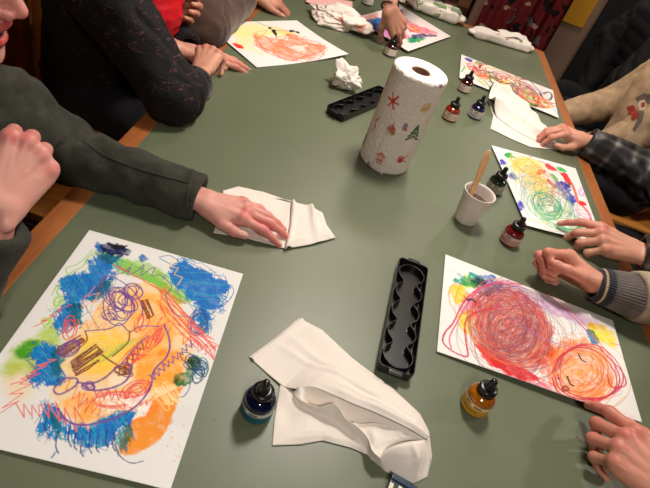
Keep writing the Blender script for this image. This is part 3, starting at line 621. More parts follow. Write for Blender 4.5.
def offs(poly, w):
    n = len(poly); out = []
    for i in range(n):
        a, b, c = poly[i-1], poly[i], poly[(i+1) % n]
        d1, d2 = unit(b-a), unit(c-b); n1 = np.array([d1[1], -d1[0]]); n2 = np.array([d2[1], -d2[0]])
        out.append(meet(b-d1*0.1+n1*w-d1, d1, b+n2*w, d2))
    return out
outer = offs(inner, EW)
tb = empty('table', (0, 0, 0), 'long table with a green top and oak edging under all the drawings', 'table')
bm = bmesh.new()
vs = [bm.verts.new((p[0], p[1], TZ)) for p in inner]; bm.faces.new(vs)
vb = [bm.verts.new((p[0], p[1], TZ-0.03)) for p in inner]; bm.faces.new(vb[::-1])
for i in range(4): bm.faces.new((vs[i], vs[i-1], vb[i-1], vb[i]))
bm_obj('table_top', bm, GREEN, tb)
for i in range(4):
    j = (i+1) % 4
    o = prism('edge_band', [inner[i]-0, outer[i], outer[j], inner[j]][::1], TZ-0.045, TZ+0.0006, WOOD, tb, 0.003)
for s, y in ((0.12, 0.0), (0.88, 0.0), (0.12, 1), (0.88, 1)):
    a = inner[0]*(1-s)+inner[1]*s; b = inner[3]*(1-s)+inner[2]*s; q = a*0.92+b*0.08 if not y else a*0.08+b*0.92
    box('leg', (q[0]-0.035, q[1]-0.035, 0), (q[0]+0.035, q[1]+0.035, TZ-0.0455), WOOD, tb, 0.004)

# ---------------------------------------------------------------- ink bottles
BLACK = Mat('black_plastic', 0.28, 0.5, (16, 15, 16)).m
def ink_glass(name, c, deep):
    m = Mat(name, 0.06, 0.6, c); m.b.inputs['Coat Weight'].default_value = 0.6; m.b.inputs['Coat Roughness'].default_value = 0.04
    lw = m.n('ShaderNodeLayerWeight'); lw.inputs['Blend'].default_value = 0.35
    m.base(m.ramp(m.noise(40, 2), [(0.3, deep), (0.7, c)])); return m.m
def label_mat(name, top, bottom, ink):
    m = Mat(name, 0.55, 0.3); tc = m.n('ShaderNodeTexCoord'); sp = m.n('ShaderNodeSeparateXYZ'); m.l(tc.outputs['Object'], sp.inputs[0])
    g = m.ramp(sp.outputs['Z'], [(0.0, bottom), (0.0195, bottom), (0.0205, top), (1, top)])
    m.base(g); return m.m
def ink_bottle(loc, rz, ink, deep, lab_top, lab_bot, label, tilt=(0, 0)):
    t = empty('ink_bottle', loc, label, 'ink bottle', None, rz)
    t.rotation_euler = (tilt[0], tilt[1], rz); t.scale = (1.07, 1.07, 1.04)
    R = 0.0222
    lathe('glass_body', [(0.017, 0.0006), (R-0.002, 0.0008), (R, 0.004), (R, 0.030), (R-0.0006, 0.034), (R-0.003, 0.0385), (R-0.008, 0.0415), (0.0125, 0.043), (0.0118, 0.046)], ink_glass('ink_glass', ink, deep), t)
    # wrap-around label leaving a gap at the back
    V = []; F = []; n = 44
    for z in (0.006, 0.0205, 0.029):
        for k in range(n+1):
            a = -2.5+5.0*k/n; V.append(((R+0.0004)*math.cos(a), (R+0.0004)*math.sin(a), z))
    for i in range(2):
        for k in range(n): F.append((i*(n+1)+k, i*(n+1)+k+1, (i+1)*(n+1)+k+1, (i+1)*(n+1)+k))
    lb = mesh('paper_label', V, F, label_mat('bottle_label', lab_top, lab_bot, ink), t)
    # printed lines: thin dark bars on the label
    V = []; F = []
    for z0, h, a0, a1 in ((0.0225, 0.0042, -0.75, -0.25), (0.0225, 0.0042, 0.0, 0.55), (0.0165, 0.0012, -0.7, 0.6), (0.0140, 0.0012, -0.7, 0.35), (0.0115, 0.0012, -0.7, 0.5), (0.009, 0.0010, -0.4, 0.6)):
        for k in range(8):
            b0 = a0+(a1-a0)*k/8; b1 = a0+(a1-a0)*(k+0.75)/8; q = len(V); rr = R+0.0006
            V += [(rr*math.cos(b0), rr*math.sin(b0), z0), (rr*math.cos(b1), rr*math.sin(b1), z0), (rr*math.cos(b1), rr*math.sin(b1), z0+h), (rr*math.cos(b0), rr*math.sin(b0), z0+h)]; F.append((q, q+1, q+2, q+3))
    mesh('label_print', V, F, plain('label_ink', tuple(int(x*0.35+20) for x in lab_bot), 0.6), lb, False)
    # ribbed cap
    V = []; F = []; n = 72
    prof = [(0.0135, 0.0425), (0.0145, 0.0430), (0.0145, 0.0535), (0.0135, 0.0550), (0.0085, 0.0556)]
    for i, (r, z) in enumerate(prof):
        for k in range(n):
            rr = r+(0.0005 if (k % 3 == 0 and i in (1, 2)) else 0); a = 2*PI*k/n; V.append((rr*math.cos(a), rr*math.sin(a), z))
    for i in range(4):
        for k in range(n): F.append((i*n+k, i*n+(k+1) % n, (i+1)*n+(k+1) % n, (i+1)*n+k))
    F.append(tuple(range(4*n, 5*n)))
    mesh('cap', V, F, BLACK, t)
    lathe('dropper_bulb', [(0.0082, 0.0552), (0.0080, 0.058), (0.0062, 0.0605), (0.0058, 0.068), (0.0056, 0.0715), (0.0046, 0.0742), (0.0022, 0.0756)], BLACK, t, 20)
    return t
CREAM = (222, 208, 190)
def at_table(u, v): return tuple(P(u, v)+np.array([0, 0, 0.0004]))
ink_bottle(at_table(256, 411), -1.9, (14, 22, 60), (8, 12, 40), (205, 200, 190), (22, 92, 105), 'ink bottle with a teal blue label left of the white cloth')
ink_bottle(at_table(473, 406), -2.0, (190, 120, 20), (140, 70, 12), (225, 205, 165), (205, 150, 30), 'ink bottle with golden yellow ink and black dropper cap')
ink_bottle(at_table(508, 242), -2.4, (125, 18, 22), (80, 10, 14), (215, 190, 180), (196, 150, 140), 'ink bottle with bright red ink in front of the white cup')
ink_bottle(at_table(492.5, 191), -2.0, (14, 40, 26), (8, 22, 16), (190, 180, 165), (160, 158, 140), 'ink bottle with dark green ink half hidden behind the white cup')
ink_bottle(at_table(448.5, 119), -2.2, (160, 42, 14), (110, 24, 10), CREAM, (225, 190, 170), 'ink bottle with orange ink, nearest right of the paper towel roll')
ink_bottle(at_table(474, 117), -2.0, (30, 22, 70), (16, 12, 44), CREAM, (200, 195, 195), 'ink bottle with dark violet ink beside the crumpled napkin')
ink_bottle(at_table(463, 91), -2.2, (75, 12, 12), (50, 8, 8), CREAM, (215, 195, 180), 'ink bottle with dark red ink standing at the corner of the striped drawing')
HELD = P(389, 55, 0.0)+np.array([0, 0, 0.0004])
ink_bottle(tuple(HELD), -2.3, (60, 10, 16), (40, 8, 10), CREAM, (225, 205, 195), 'ink bottle under the hand that wears a black bracelet')
ink_bottle(at_table(367, 4.5), -2.0, (18, 16, 20), (12, 10, 12), CREAM, (215, 210, 200), 'ink bottle cut by the top frame edge behind the crumpled tissue')
ink_bottle(at_table(351, -1), -2.0, (18, 16, 20), (12, 10, 12), CREAM, (215, 210, 200), 'ink bottle cut by the top frame edge above the pink sheet')

# ---------------------------------------------------------------- plastic cup and brush
cm = Mat('white_plastic_cup', 0.4, 0.45, (232, 222, 212)); cm.b.inputs['Subsurface Weight'].default_value = 0.15; cm.b.inputs['Subsurface Radius'].default_value = (0.01, 0.01, 0.01)
cb = P(464.5, 219)+np.array([0, 0, 0.0004])
ct = empty('plastic_cup', tuple(cb), 'white ribbed plastic cup of paint water with a brush in it', 'cup')
prof = [(0.0, 0.001), (0.026, 0.001), (0.0275, 0.0)]
H = 0.083
for k in range(44):
    z = 0.003+k*(H-0.006)/43; r = 0.0270+(0.0360-0.0270)*(k/43)
    if 8 < k < 40: r += 0.00045*math.sin(k*PI*0.9)
    if z > H-0.016: r += 0.001
    prof.append((r, z))
prof += [(0.0380, H-0.002), (0.0390, H-0.0005), (0.0382, H+0.0010), (0.0368, H+0.0004)]
for k in range(10, -1, -1):
    z = 0.004+k*(H-0.008)/10; prof.append((0.0262+(0.0352-0.0262)*k/10, z))
prof.append((0.0, 0.0035))
lathe('cup_body', prof, cm.m, ct, 48, True, False)
wm = Mat('murky_water', 0.05, 0.5, (92, 70, 58)); lathe('paint_water', [(0.0, 0.0560), (0.0200, 0.0560), (0.0320, 0.0562)], wm.m, ct, 40, True, False)
bt = empty('paint_brush', tuple(cb), 'flat wooden paint brush leaning in the white plastic cup', 'brush')
tip = P(489.5, 150, 0.165)-cb; low = np.array([-0.010, -0.006, 0.012])
bm = bmesh.new(); ax = unit(tip-low); sd = unit(np.cross(ax, [0.25, -1, 0.1])); th = np.cross(sd, ax)
rings = []
L = np.linalg.norm(tip-low)
for t, w, d in ((0.27, 0.0060, 0.0030), (0.36, 0.0062, 0.0034), (0.50, 0.0070, 0.0036), (0.66, 0.0085, 0.0034), (0.80, 0.0094, 0.0030), (0.92, 0.0080, 0.0026), (0.985, 0.0042, 0.0020), (1.0, 0.0016, 0.0012)):
    c = low+ax*L*t; rings.append([bm.verts.new(Vector(c+sd*w*math.cos(a)+th*d*math.sin(a))) for a in np.linspace(0, 2*PI, 14, endpoint=False)])
for a, b in zip(rings[:-1], rings[1:]):
    for k in range(14): bm.faces.new((a[k], a[(k+1) % 14], b[(k+1) % 14], b[k]))
bm.faces.new(rings[0][::-1]); bm.faces.new(rings[-1]); bmesh.ops.recalc_face_normals(bm, faces=bm.faces[:])
bm_obj('handle', bm, wood_mat('brush_wood', (196, 148, 98), (214, 168, 118), 60, 0.45, 2), bt, True)
tube('ferrule', [low+ax*L*0.14, low+ax*L*0.272], [0.0062, 0.0060], plain('ferrule_metal', (150, 140, 130), 0.3, 0.5, 0.9), bt, 14)
tube('bristles', [low, low+ax*L*0.06, low+ax*L*0.142], [0.0030, 0.0064, 0.0060], plain('bristle', (40, 28, 22), 0.8), bt, 14)

# ---------------------------------------------------------------- black colour trays
TL, TW_, THt = 0.284, 0.064, 0.022
def tray_sdf(X):
    q = np.abs(X[:, :2])-np.array([TW_/2-0.010, TL/2-0.010], np.float32)
    rect = np.sqrt((np.maximum(q, 0)**2).sum(-1))+np.minimum(q.max(-1), 0)-0.010+(THt-X[:, 2])*0.10
    z = X[:, 2]
    outer = np.maximum(rect, np.maximum(z-THt, -z))
    inside = rect+0.0022
    well = np.full(len(X), 1e3, np.float32)
    for k in range(5):
        well = np.minimum(well, np.hypot(X[:, 0], X[:, 1]-(k-2)*0.0530)-0.0262)
    well = smin(well, np.maximum(np.abs(X[:, 0])-0.0135, np.abs(X[:, 1])-0.112), 0.004)
    wall = np.abs(well)-0.0011
    hollow = np.maximum(np.maximum(inside, -wall), 0.0028-z)
    hollow = np.minimum(hollow, np.maximum(np.maximum(inside, 0.0028-z), (THt-0.004)-z))  # the scallops stop short of the rim
    d = np.maximum(outer, -hollow)
    for s in (-1, 1):
        tab = np.maximum(np.maximum(np.abs(X[:, 0])-0.013, np.abs(X[:, 1]-s*(TL/2+0.003))-0.005), np.abs(z-THt+0.004)-0.003)
        d = np.minimum(d, tab)
    return d
Vt, Ft = nets(tray_sdf, (-0.036, -0.162, -0.003), (0.036, 0.162, 0.026), 0.0012)
Vt = relax(Vt, Ft, 1, 0.4)
trm = Mat('black_tray_plastic', 0.30, 0.5, (20, 19, 19)); trm.bump(trm.noise(300, 2), 0.06, 0.0004)
def tray(p0, p1, label):
    a = P(*p0); b = P(*p1); c = (a+b)/2; o = mesh('paint_tray', Vt, Ft, trm.m)
    o.location = (c[0], c[1], TZ+0.0004); d = b-a; o.rotation_euler = (0, 0, math.atan2(d[1], d[0])-PI/2)
    return tag(o, label, 'tray', 'black paint trays')
tray((391.5, 379), (410.5, 268), 'empty black five-well plastic tray in the middle of the green table')
_a = P(334, 117); _b = P(382, 97)
o = mesh('paint_tray', Vt, Ft, trm.m); _d = unit(_b-_a); _c = _a+_d*0.136; o.location = (_c[0], _c[1], TZ+0.0004); o.rotation_euler = (0, 0, math.atan2(_d[1], _d[0])-PI/2)
tag(o, 'empty black five-well plastic tray half hidden behind the paper towel roll', 'tray', 'black paint trays')

# ---------------------------------------------------------------- paper towel roll
RB = P(383.5, 160)+np.array([0, 0, 0.0004]); RR, RH = 0.0665, 0.254
kt = empty('paper_towel_roll', tuple(RB), 'standing roll of white embossed paper towel printed with small decorations', 'paper towel roll')
W_, H_ = 400, 220
pr = Paint(W_, H_, None, (240, 230, 220), 31); pr.wf = 1.35; pr.af = 1.1
def K2(u, v):        # photo position of a print on the roll -> canvas cell (solved on the cylinder)
    best = None
    d = RM.T @ np.array([(u-325)/FPX, (v-244)/FPX, 1.0]); o = np.array([0, 0, TZ+CH])-RB
    A = d[0]**2+d[1]**2; B = o[0]*d[0]+o[1]*d[1]; Cc = o[0]**2+o[1]**2-RR**2; t = (-B-math.sqrt(max(B*B-A*Cc, 0)))/A
    p = o+d*t; return np.array([(math.atan2(p[1], p[0])/(2*PI) % 1.0)*W_, (1-p[2]/RH)*H_])
def mark(c, kind, k=1.0):
    c = np.asarray(c)
    def ring(rx, ry, n=10, off=(0, 0)): return [(c[0]+off[0]+rx*k*math.cos(a), c[1]+off[1]+ry*k*math.sin(a)) for a in np.linspace(0, 2*PI, n, endpoint=False)]
    def ln(pts, col, w=1.6): pr.line([(c[0]+x*k, c[1]+y*k) for x, y in pts], col, w, 0.9, 0.15, raw=True, smooth=False)
    if kind == 'bauble':
        pr.blob(ring(8, 10), (205, 70, 60), 0.85, 0.4, 1, 0.3, raw=True); ln([(-7, -3), (7, 4)], (90, 140, 70), 3); ln([(-5, 5), (3, 9)], (240, 230, 220), 2); ln([(0, -10), (1, -15)], (160, 120, 60), 2)
    elif kind == 'star':
        for a in range(6):
            b = a*PI/3; ln([(0, 0), (13*math.cos(b), 13*math.sin(b))], (200, 60, 60) if a % 2 else (215, 110, 90), 3.4)
        pr.blob(ring(5, 5), (235, 190, 110), 0.9, 0.3, 1, 0.2, raw=True)
    elif kind == 'tree':
        for y, w in ((-12, 4), (-5, 8), (2, 11), (9, 13)): ln([(-w, y+5), (0, y-3), (w, y+5)], (45, 105, 70), 3.6)
        for x, y in ((-5, 4), (4, 8), (2, -3), (-2, 11)): ln([(x, y), (x+2, y)], (215, 180, 70), 2.5)
    elif kind == 'holly':
        for s in (-1, 1): pr.blob([(c[0], c[1]), (c[0]+s*5*k, c[1]-12*k), (c[0]+s*2*k, c[1]-18*k), (c[0]-s*3*k, c[1]-9*k)], (50, 125, 70), 0.9, 0.6, 1, 0.3, raw=True)
        pr.blob(ring(4, 4, off=(2, 2)), (205, 45, 45), 0.9, 0.2, 1, 0.2, raw=True); pr.blob(ring(3.5, 3.5, off=(-4, 1)), (205, 45, 45), 0.9, 0.2, 1, 0.2, raw=True)
    elif kind == 'cane':
        ln([(3, -14), (-2, -6), (1, 4), (-2, 14)], (225, 150, 140), 4); ln([(2, -10), (-1, -8)], (190, 60, 60), 2); ln([(1, 2), (-2, 5)], (190, 60, 60), 2)
    elif kind == 'bell':
        pr.blob([(c[0]+x*k, c[1]+y*k) for x, y in ((-10, 6), (-6, -6), (4, -10), (10, -4), (8, 6), (0, 9))], (215, 185, 105), 0.8, 0.5, 1, 0.3, raw=True); ln([(-8, 5), (8, -2)], (160, 120, 60), 1.4)
    elif kind == 'drop': pr.blob(ring(5, 8), (110, 85, 140), 0.7, 0.5, 1, 0.3, raw=True); ln([(2, 2), (5, 6)], (200, 60, 60), 2.5)
    elif kind == 'ball':
        pr.blob(ring(8, 8), (195, 70, 60), 0.85, 0.5, 1, 0.4, raw=True); pr.blob(ring(4, 3, off=(-1, 1)), (235, 200, 180), 0.8, 0.3, 1, 0.2, raw=True); ln([(8, -2), (13, -8)], (195, 80, 60), 2.4); ln([(9, 4), (14, 6)], (195, 80, 60), 2.4)
    elif kind == 'ornament':
        pr.blob(ring(9, 11), (225, 170, 165), 0.7, 0.5, 1, 0.4, raw=True); ln([(-8, -4), (-2, -10), (6, -5)], (200, 70, 65), 3); ln([(-4, 4), (4, 3)], (200, 60, 80), 3); ln([(-9, 6), (-4, 10), (5, 10)], (160, 150, 150), 1.6)
for (u, v), kd in {(393, 101): 'star', (426, 108): 'bell', (391, 130): 'bauble', (375.5, 124): 'cane', (415, 133): 'tree', (364, 142): 'holly', (380.5, 158): 'ornament', (401, 159): 'ball', (382, 86): 'drop', (405, 127): 'drop', (371, 112): 'drop', (442, 84): 'drop', (368, 165): 'drop'}.items():
    mark(K2(u, v), kd, 1.2)
rk = np.random.default_rng(3)
for i in range(12):                               # the decorations go on round the back
    for j in range(4):
        c = np.array([(i+0.5*(j % 2))*W_/12, 30+j*52]); a = c[0]/W_
        if a < 0.42 or a > 0.98: mark(c, ['star', 'tree', 'bell', 'bauble', 'holly', 'cane', 'ball', 'drop'][(i*3+j*5) % 8], 1.2)
V = []; F = []; cols = []
for j in range(H_):
    z = RH*(1-j/(H_-1)); e = 0.0030*max(0, 1-min(z, RH-z)/0.006)**2
    for i in range(W_):
        a = 2*PI*i/W_; V.append(((RR-e)*math.cos(a), (RR-e)*math.sin(a), z)); cols.append(pr.c[j, i])
idx = np.arange(W_*H_).reshape(H_, W_); nx = np.roll(idx, -1, 1)
F = np.stack([idx[1:], nx[1:], nx[:-1], idx[:-1]], -1).reshape(-1, 4)
V = np.array(V)
def emboss(m, strength=0.9):
    tc = m.n('ShaderNodeTexCoord'); vo = m.n('ShaderNodeTexVoronoi'); vo.feature = 'F1'; vo.inputs['Scale'].default_value = 60; m.l(tc.outputs['Object'], vo.inputs['Vector'])
    mu = m.n('ShaderNodeMath'); mu.operation = 'MULTIPLY'; mu.inputs[1].default_value = 15; m.l(vo.outputs['Distance'], mu.inputs[0])
    si = m.n('ShaderNodeMath'); si.operation = 'SINE'; m.l(mu.outputs[0], si.inputs[0]); m.bump(si.outputs[0], strength, 0.0012)
tm = Mat('towel_paper', 0.85, 0.2); tm.base(tm.attr()); emboss(tm, 0.62)
mesh('towel_sheet', V, F, tm.m, kt, True, np.array(cols))
em = Mat('towel_paper_edge', 0.9, 0.1, (238, 232, 224))
wv = em.n('ShaderNodeTexWave'); wv.wave_type = 'RINGS'; wv.rings_direction = 'Z'; wv.inputs['Scale'].default_value = 130; wv.inputs['Distortion'].default_value = 4; wv.inputs['Detail'].default_value = 2; wv.inputs['Detail Scale'].default_value = 0.6
em.l(em.coord(), wv.inputs['Vector']); em.bump(wv.outputs['Fac'], 0.5, 0.0012)
prof = [(RR-0.0028, RH), (RR-0.006, RH+0.0012), (0.051, RH+0.0016), (0.046, RH-0.0005), (0.044, RH+0.0012), (0.032, RH+0.0006), (0.0265, RH-0.001), (0.0235, RH-0.003), (0.0230, 0.002), (RR-0.004, 0.0)]
lathe('towel_coil', prof, em.m, kt, 72, True, False)
lathe('cardboard_core', [(0.0228, RH-0.0035), (0.0212, RH-0.0030), (0.0208, RH-0.004), (0.0206, 0.003)], plain('cardboard', (140, 104, 80), 0.85), kt, 48, True, False)
# loose end of the sheet, hanging a little below the roll's foot
a0 = K2(362, 140)[0]/W_*2*PI; a1 = K2(384, 170)[0]/W_*2*PI
V = []; F = []; nn, mm = 14, 40; cc = []
for j in range(mm+1):
    z = RH*0.62*(1-j/mm)+0.0012
    for i in range(nn+1):
        s = i/nn; a = a1-0.50*(1-s); f = max(0, 1-z/0.13)
        rr = RR+0.0007+0.0050*f*s**2; V.append((rr*math.cos(a), rr*math.sin(a), z)); cc.append(lin((240, 232, 222)))
for j in range(mm):
    for i in range(nn): F.append((j*(nn+1)+i, (j+1)*(nn+1)+i, (j+1)*(nn+1)+i+1, j*(nn+1)+i+1))
V = np.array(V)
ci = np.array(cc)
for i in range(len(V)):
    a = math.atan2(V[i, 1], V[i, 0])/(2*PI) % 1.0; jj = int(np.clip((1-V[i, 2]/RH)*H_, 0, H_-1)); ci[i] = pr.c[jj, int(a*W_) % W_]
o = mesh('loose_sheet', V, F, tm.m, kt, True, ci)
md = o.modifiers.new('thick', 'SOLIDIFY'); md.thickness = 0.0006

# ---------------------------------------------------------------- napkins and cloths
clm = Mat('white_tissue', 0.9, 0.15, (228, 220, 210)); clm.bump(clm.noise(220, 4), 0.12, 0.001); CLOTH = clm.m
clm2 = Mat('white_cotton', 0.9, 0.15, (232, 222, 212)); clm2.bump(clm2.noise(500, 3), 0.12, 0.0006); COTTON = clm2.m
def coons(bt, rt, tp, lf, nu, nv):
    """Patch between four boundary polylines (bottom and top run left to right, left and right run bottom to top)."""
    def rs(c, n):
        c = np.asarray(c, float); d = np.r_[0, np.cumsum(np.linalg.norm(np.diff(c, axis=0), axis=1))]; t = np.linspace(0, d[-1], n)
        return np.stack([np.interp(t, d, c[:, k]) for k in range(c.shape[1])], 1)
    B, T, L_, R_ = rs(bt, nu), rs(tp, nu), rs(lf, nv), rs(rt, nv)
    u = np.linspace(0, 1, nu)[None, :, None]; v = np.linspace(0, 1, nv)[:, None, None]
    return (1-v)*B[None]+v*T[None]+(1-u)*L_[:, None]+u*R_[:, None]-((1-u)*(1-v)*B[0]+u*(1-v)*B[-1]+(1-u)*v*T[0]+u*v*T[-1])
def grid_faces(nv, nu, o=0):
    i = np.arange(nu*nv).reshape(nv, nu)+o
    return np.stack([i[:-1, :-1], i[:-1, 1:], i[1:, 1:], i[1:, :-1]], -1).reshape(-1, 4)
def ridged(X, s, amp): return amp*(1-np.abs(vnoise(X, s))*2)
def px3(pts): return [P(*p) for p in pts]
def cloth(name, layers, mat, label, cat, thick=0.0007, parent=None):
    Vs = []; Fs = []; o = 0
    for G in layers:
        nv, nu = G.shape[:2]; Vs.append(G.reshape(-1, 3)); Fs.append(grid_faces(nv, nu, o)); o += nu*nv
    V = np.vstack(Vs); c = V.mean(0); c[2] = TZ
    ob = mesh(name, V-c, np.vstack(Fs), mat); ob.location = c
    md = ob.modifiers.new('thick', 'SOLIDIFY'); md.thickness = thick; md.offset = 0
    return tag(ob, label, cat) if parent is None else ob
def falloff(nv, nu, w=0.08):
    u = np.linspace(0, 1, nu)[None]; v = np.linspace(0, 1, nv)[:, None]
    e = np.minimum(np.minimum(u, 1-u), np.minimum(v, 1-v)); return np.clip(e/w, 0, 1)
def sweep(path, sections, n=14):
    """Surface through 3D cross-sections given as offset lists (side, up) along a path; sections resampled to n points."""
    rows = []
    path = np.asarray(path, float)
    for i, p in enumerate(path):
        t = path[min(i+1, len(path)-1)]-path[max(i-1, 0)]; t[2] = 0; t = unit(t); s = np.array([t[1], -t[0], 0])
        sec = catmull(sections[i], 6); q = np.linspace(0, len(sec)-1, n)
        sec = np.stack([np.interp(q, np.arange(len(sec)), sec[:, k]) for k in range(2)], 1)
        rows.append(p+s*sec[:, :1]+np.array([0, 0, 1.0])*sec[:, 1:])
    R_ = np.array(rows); m_ = len(path)*5; t = np.linspace(0, len(path)-1, m_)
    out = np.empty((m_, n, 3))
    for j in range(n):
        cr = catmull(R_[:, j], 8); q = np.linspace(0, len(cr)-1, m_)
        for k in range(3): out[:, j, k] = np.interp(q, np.arange(len(cr)), cr[:, k])
    return out
# big white cotton cloth: a spread back sheet rising to a lip, a hollow channel, a wavy front lip and a pocket at the right end
def px4(pts): return [P(*p) for p in pts]
ULIP = [(297, 389, .016), (312, 387, .026), (332, 395, .030), (352, 404, .032), (372, 412, .036), (392, 421, .040), (410, 430, .040), (426, 440, .032)]
FLIP = [(297, 389, .016), (295, 395, .014), (304, 402, .018), (318, 407, .022), (328, 405, .030), (335, 404, .034), (341, 411, .028), (346, 419, .022), (358, 427, .024), (368, 438, .022), (372, 450, .024), (380, 458, .026)]
PLIP = [(380, 458, .026), (390, 448, .036), (408, 442, .040), (426, 440, .032)]
def smooth(c): return catmull(px4(c), 6)
def wrinkle(G, a=0.0022, s=0.028, r=0.0030, rs=0.05, seed=0.0, e=0.10):
    f = falloff(*G.shape[:2], e); Y = G+seed
    G[..., 2] += f*(a*vnoise(Y, s)+ridged(Y*np.array([1, 0.6, 1]), rs, r)); G[..., 2] = np.maximum(G[..., 2], TZ+0.0012); return G
back = coons(np.vstack([px4([(249, 357, .001), (268, 374, .002), (284, 387, .004)]), smooth(ULIP)]), px4([(426, 440, .032), (429, 437, .012), (429, 432, .001)]), px4([(299, 318, .001), (322, 330, .001), (352, 358, .001), (392, 388, .001), (420, 414, .001), (429, 432, .001)]), px4([(249, 357, .001), (272, 340, .001), (299, 318, .001)]), 130, 60)
u = np.linspace(0, 1, 130)[None]; v = np.linspace(0, 1, 60)[:, None]
back[..., 2] += 0.010*np.exp(-((v-0.16)/0.12)**2)*np.clip(u*2.5-0.7, 0, 1)+0.004*np.exp(-((u-0.022)/0.010)**2)+0.005*np.exp(-((v-0.62+0.2*u)/0.05)**2)*np.sin(np.clip(u*1.2, 0, 1)*PI)+0.004*np.exp(-((v-0.40-0.15*u)/0.04)**2)*np.sin(np.clip(u, 0, 1)*PI)
wrinkle(back, 0.0028, 0.04, 0.0035, 0.07)
chan = coons(smooth(FLIP), smooth(PLIP), smooth(ULIP), px4([(297, 389, .016), (297, 389, .016)]), 120, 40)
u = np.linspace(0, 1, 120)[None]; v = np.linspace(0, 1, 40)[:, None]
chan[..., 2] -= np.sin(v*PI)**0.7*(0.012+0.016*np.sin(np.clip(u*1.1, 0, 1)*PI))*np.clip(u*6, 0, 1)
chan[..., 2] += np.sin(v*PI)*(0.007*np.sin(u*17+2*v)+0.005*np.exp(-((u-0.55-0.2*v)/0.03)**2))
wrinkle(chan, 0.004, 0.022, 0.004, 0.03, 3.0)
wall = coons(px4([(290, 393, .001), (300, 406, .001), (318, 415, .001), (334, 419, .001), (350, 433, .001), (362, 447, .001), (371, 460, .001), (384, 470, .001)]), px4([(384, 470, .001), (382, 464, .014), (380, 458, .026)]), smooth(FLIP), px4([(290, 393, .001), (297, 389, .016)]), 100, 16)
wrinkle(wall, 0.002, 0.02, 0.002, 0.03, 5.0)
pock = coons(px4([(384, 470, .001), (398, 478, .001), (413, 484, .001), (427, 477, .001)]), px4([(427, 477, .001), (430, 458, .014), (426, 440, .032)]), smooth(PLIP), px4([(384, 470, .001), (382, 464, .014), (380, 458, .026)]), 60, 36)
u = np.linspace(0, 1, 60)[None]; v = np.linspace(0, 1, 36)[:, None]; pock[..., 2] += 0.010*np.sin(v*PI)*np.sin(u*PI)+0.006*np.exp(-((u-0.62)/0.06)**2)*np.sin(v*PI)
wrinkle(pock, 0.002, 0.03, 0.002, 0.05, 7.0)
side = coons(px4([(427, 477, .001), (432, 456, .001), (429, 432, .001)]), px4([(429, 432, .001), (429, 437, .012), (426, 440, .032)]), px4([(427, 477, .001), (430, 458, .014), (426, 440, .032)]), px4([(427, 477, .001), (427, 477, .001)]), 24, 12)
left = coons(px3([(272, 446), (300, 445), (322, 441), (350, 448), (374, 458)]), px3([(374, 458), (372, 446), (362, 436)]), px3([(280, 384), (296, 392), (326, 412), (362, 436)]), px3([(272, 446), (274, 422), (277, 402), (280, 384)]), 100, 50)
left[..., 2] = TZ+0.0015; left[..., 2] += 0.003*falloff(50, 100, 0.2); wrinkle(left, 0.003, 0.03, 0.003, 0.04, 5.0)
cloth('cotton_cloth', [back, chan, wall, pock, side, left], COTTON, 'large white cotton cloth spread and rolled in front of the black tray', 'cloth')
# napkin under the hand
A = coons(px3([(213, 234), (245, 239), (286, 250)]), px3([(286, 250), (300, 232), (297, 206)]), px3([(223, 191), (262, 196), (297, 206)]), px3([(213, 234), (220, 214), (223, 191)]), 70, 50)
f = falloff(50, 70, 0.12); A[..., 2] = TZ+np.maximum(0.002+0.002*vnoise(A+1, 0.04)*f+f*ridged(A*np.array([1, .5, 0]), 0.06, 0.0018)+0.001, 0.0008)
B = coons(px3([(284, 250.5), (310, 246), (335, 239)]), px3([(335, 239), (326, 226), (322, 214)]), px3([(291, 203), (308, 207), (322, 214)]), px3([(284, 250.5), (289, 228), (291, 203)]), 50, 50)
u = np.linspace(0, 1, 50)[None]; f = falloff(50, 50, 0.12); B[..., 2] = TZ+np.maximum(0.004+0.004*f+0.007*np.exp(-((u-0.05)/0.06)**2)+0.003*vnoise(B+2, 0.03)*f+0.009*np.exp(-((u-0.62)/0.09)**2)*np.linspace(0.2, 1, 50)[:, None], 0.001)
D = coons(px3([(222, 192), (250, 196), (284, 200)]), px3([(284, 200), (290, 201), (293, 203)]), px3([(238, 187), (262, 192), (293, 203)]), px3([(222, 192), (230, 189), (238, 187)]), 40, 16); D[..., 2] = TZ+0.0012+0.001*vnoise(D, 0.02)
cloth('paper_napkin', [A, B, D], CLOTH, 'folded white napkin flattened under the hand in a dark grey fleece sleeve', 'napkin')
# napkin by the striped drawing
A = coons(px3([(490, 129), (510, 139), (530, 147.5), (562, 151)]), px3([(562, 151), (560, 147), (548, 133)]), px3([(487, 99), (500, 108), (530, 122), (548, 133)]), px3([(490, 129), (493, 116), (487, 99)]), 60, 40)
f = falloff(40, 60, 0.12); A[..., 2] = TZ+np.maximum(0.002+0.002*vnoise(A+1, 0.04)*f, 0.001)
B = coons(px3([(496, 118), (512, 130), (534, 142), (552, 144)]), px3([(552, 144), (548, 138), (545, 131)]), px3([(488, 87), (505, 91), (526, 104), (545, 131)]), px3([(496, 118), (486, 104), (488, 87)]), 70, 50)
f = falloff(50, 70, 0.1); u = np.linspace(0, 1, 70)[None]; v = np.linspace(0, 1, 50)[:, None]
B[..., 2] = TZ+np.maximum(0.004+(0.034*np.exp(-(np.abs(v-0.24-0.1*u)/0.07)**1.2)+0.044*np.exp(-(np.abs(v-0.70)/0.08)**1.2))*(1-u*0.7)+0.014*(1-u)**2*np.sin(v*PI)+0.007*vnoise(B+4, 0.03)*f+f*ridged(B*np.array([1, .6, 0]), 0.05, 0.005), 0.001)
cloth('paper_napkin', [A, B], CLOTH, 'loosely folded white napkin under the hand with the black checked cuff', 'napkin')
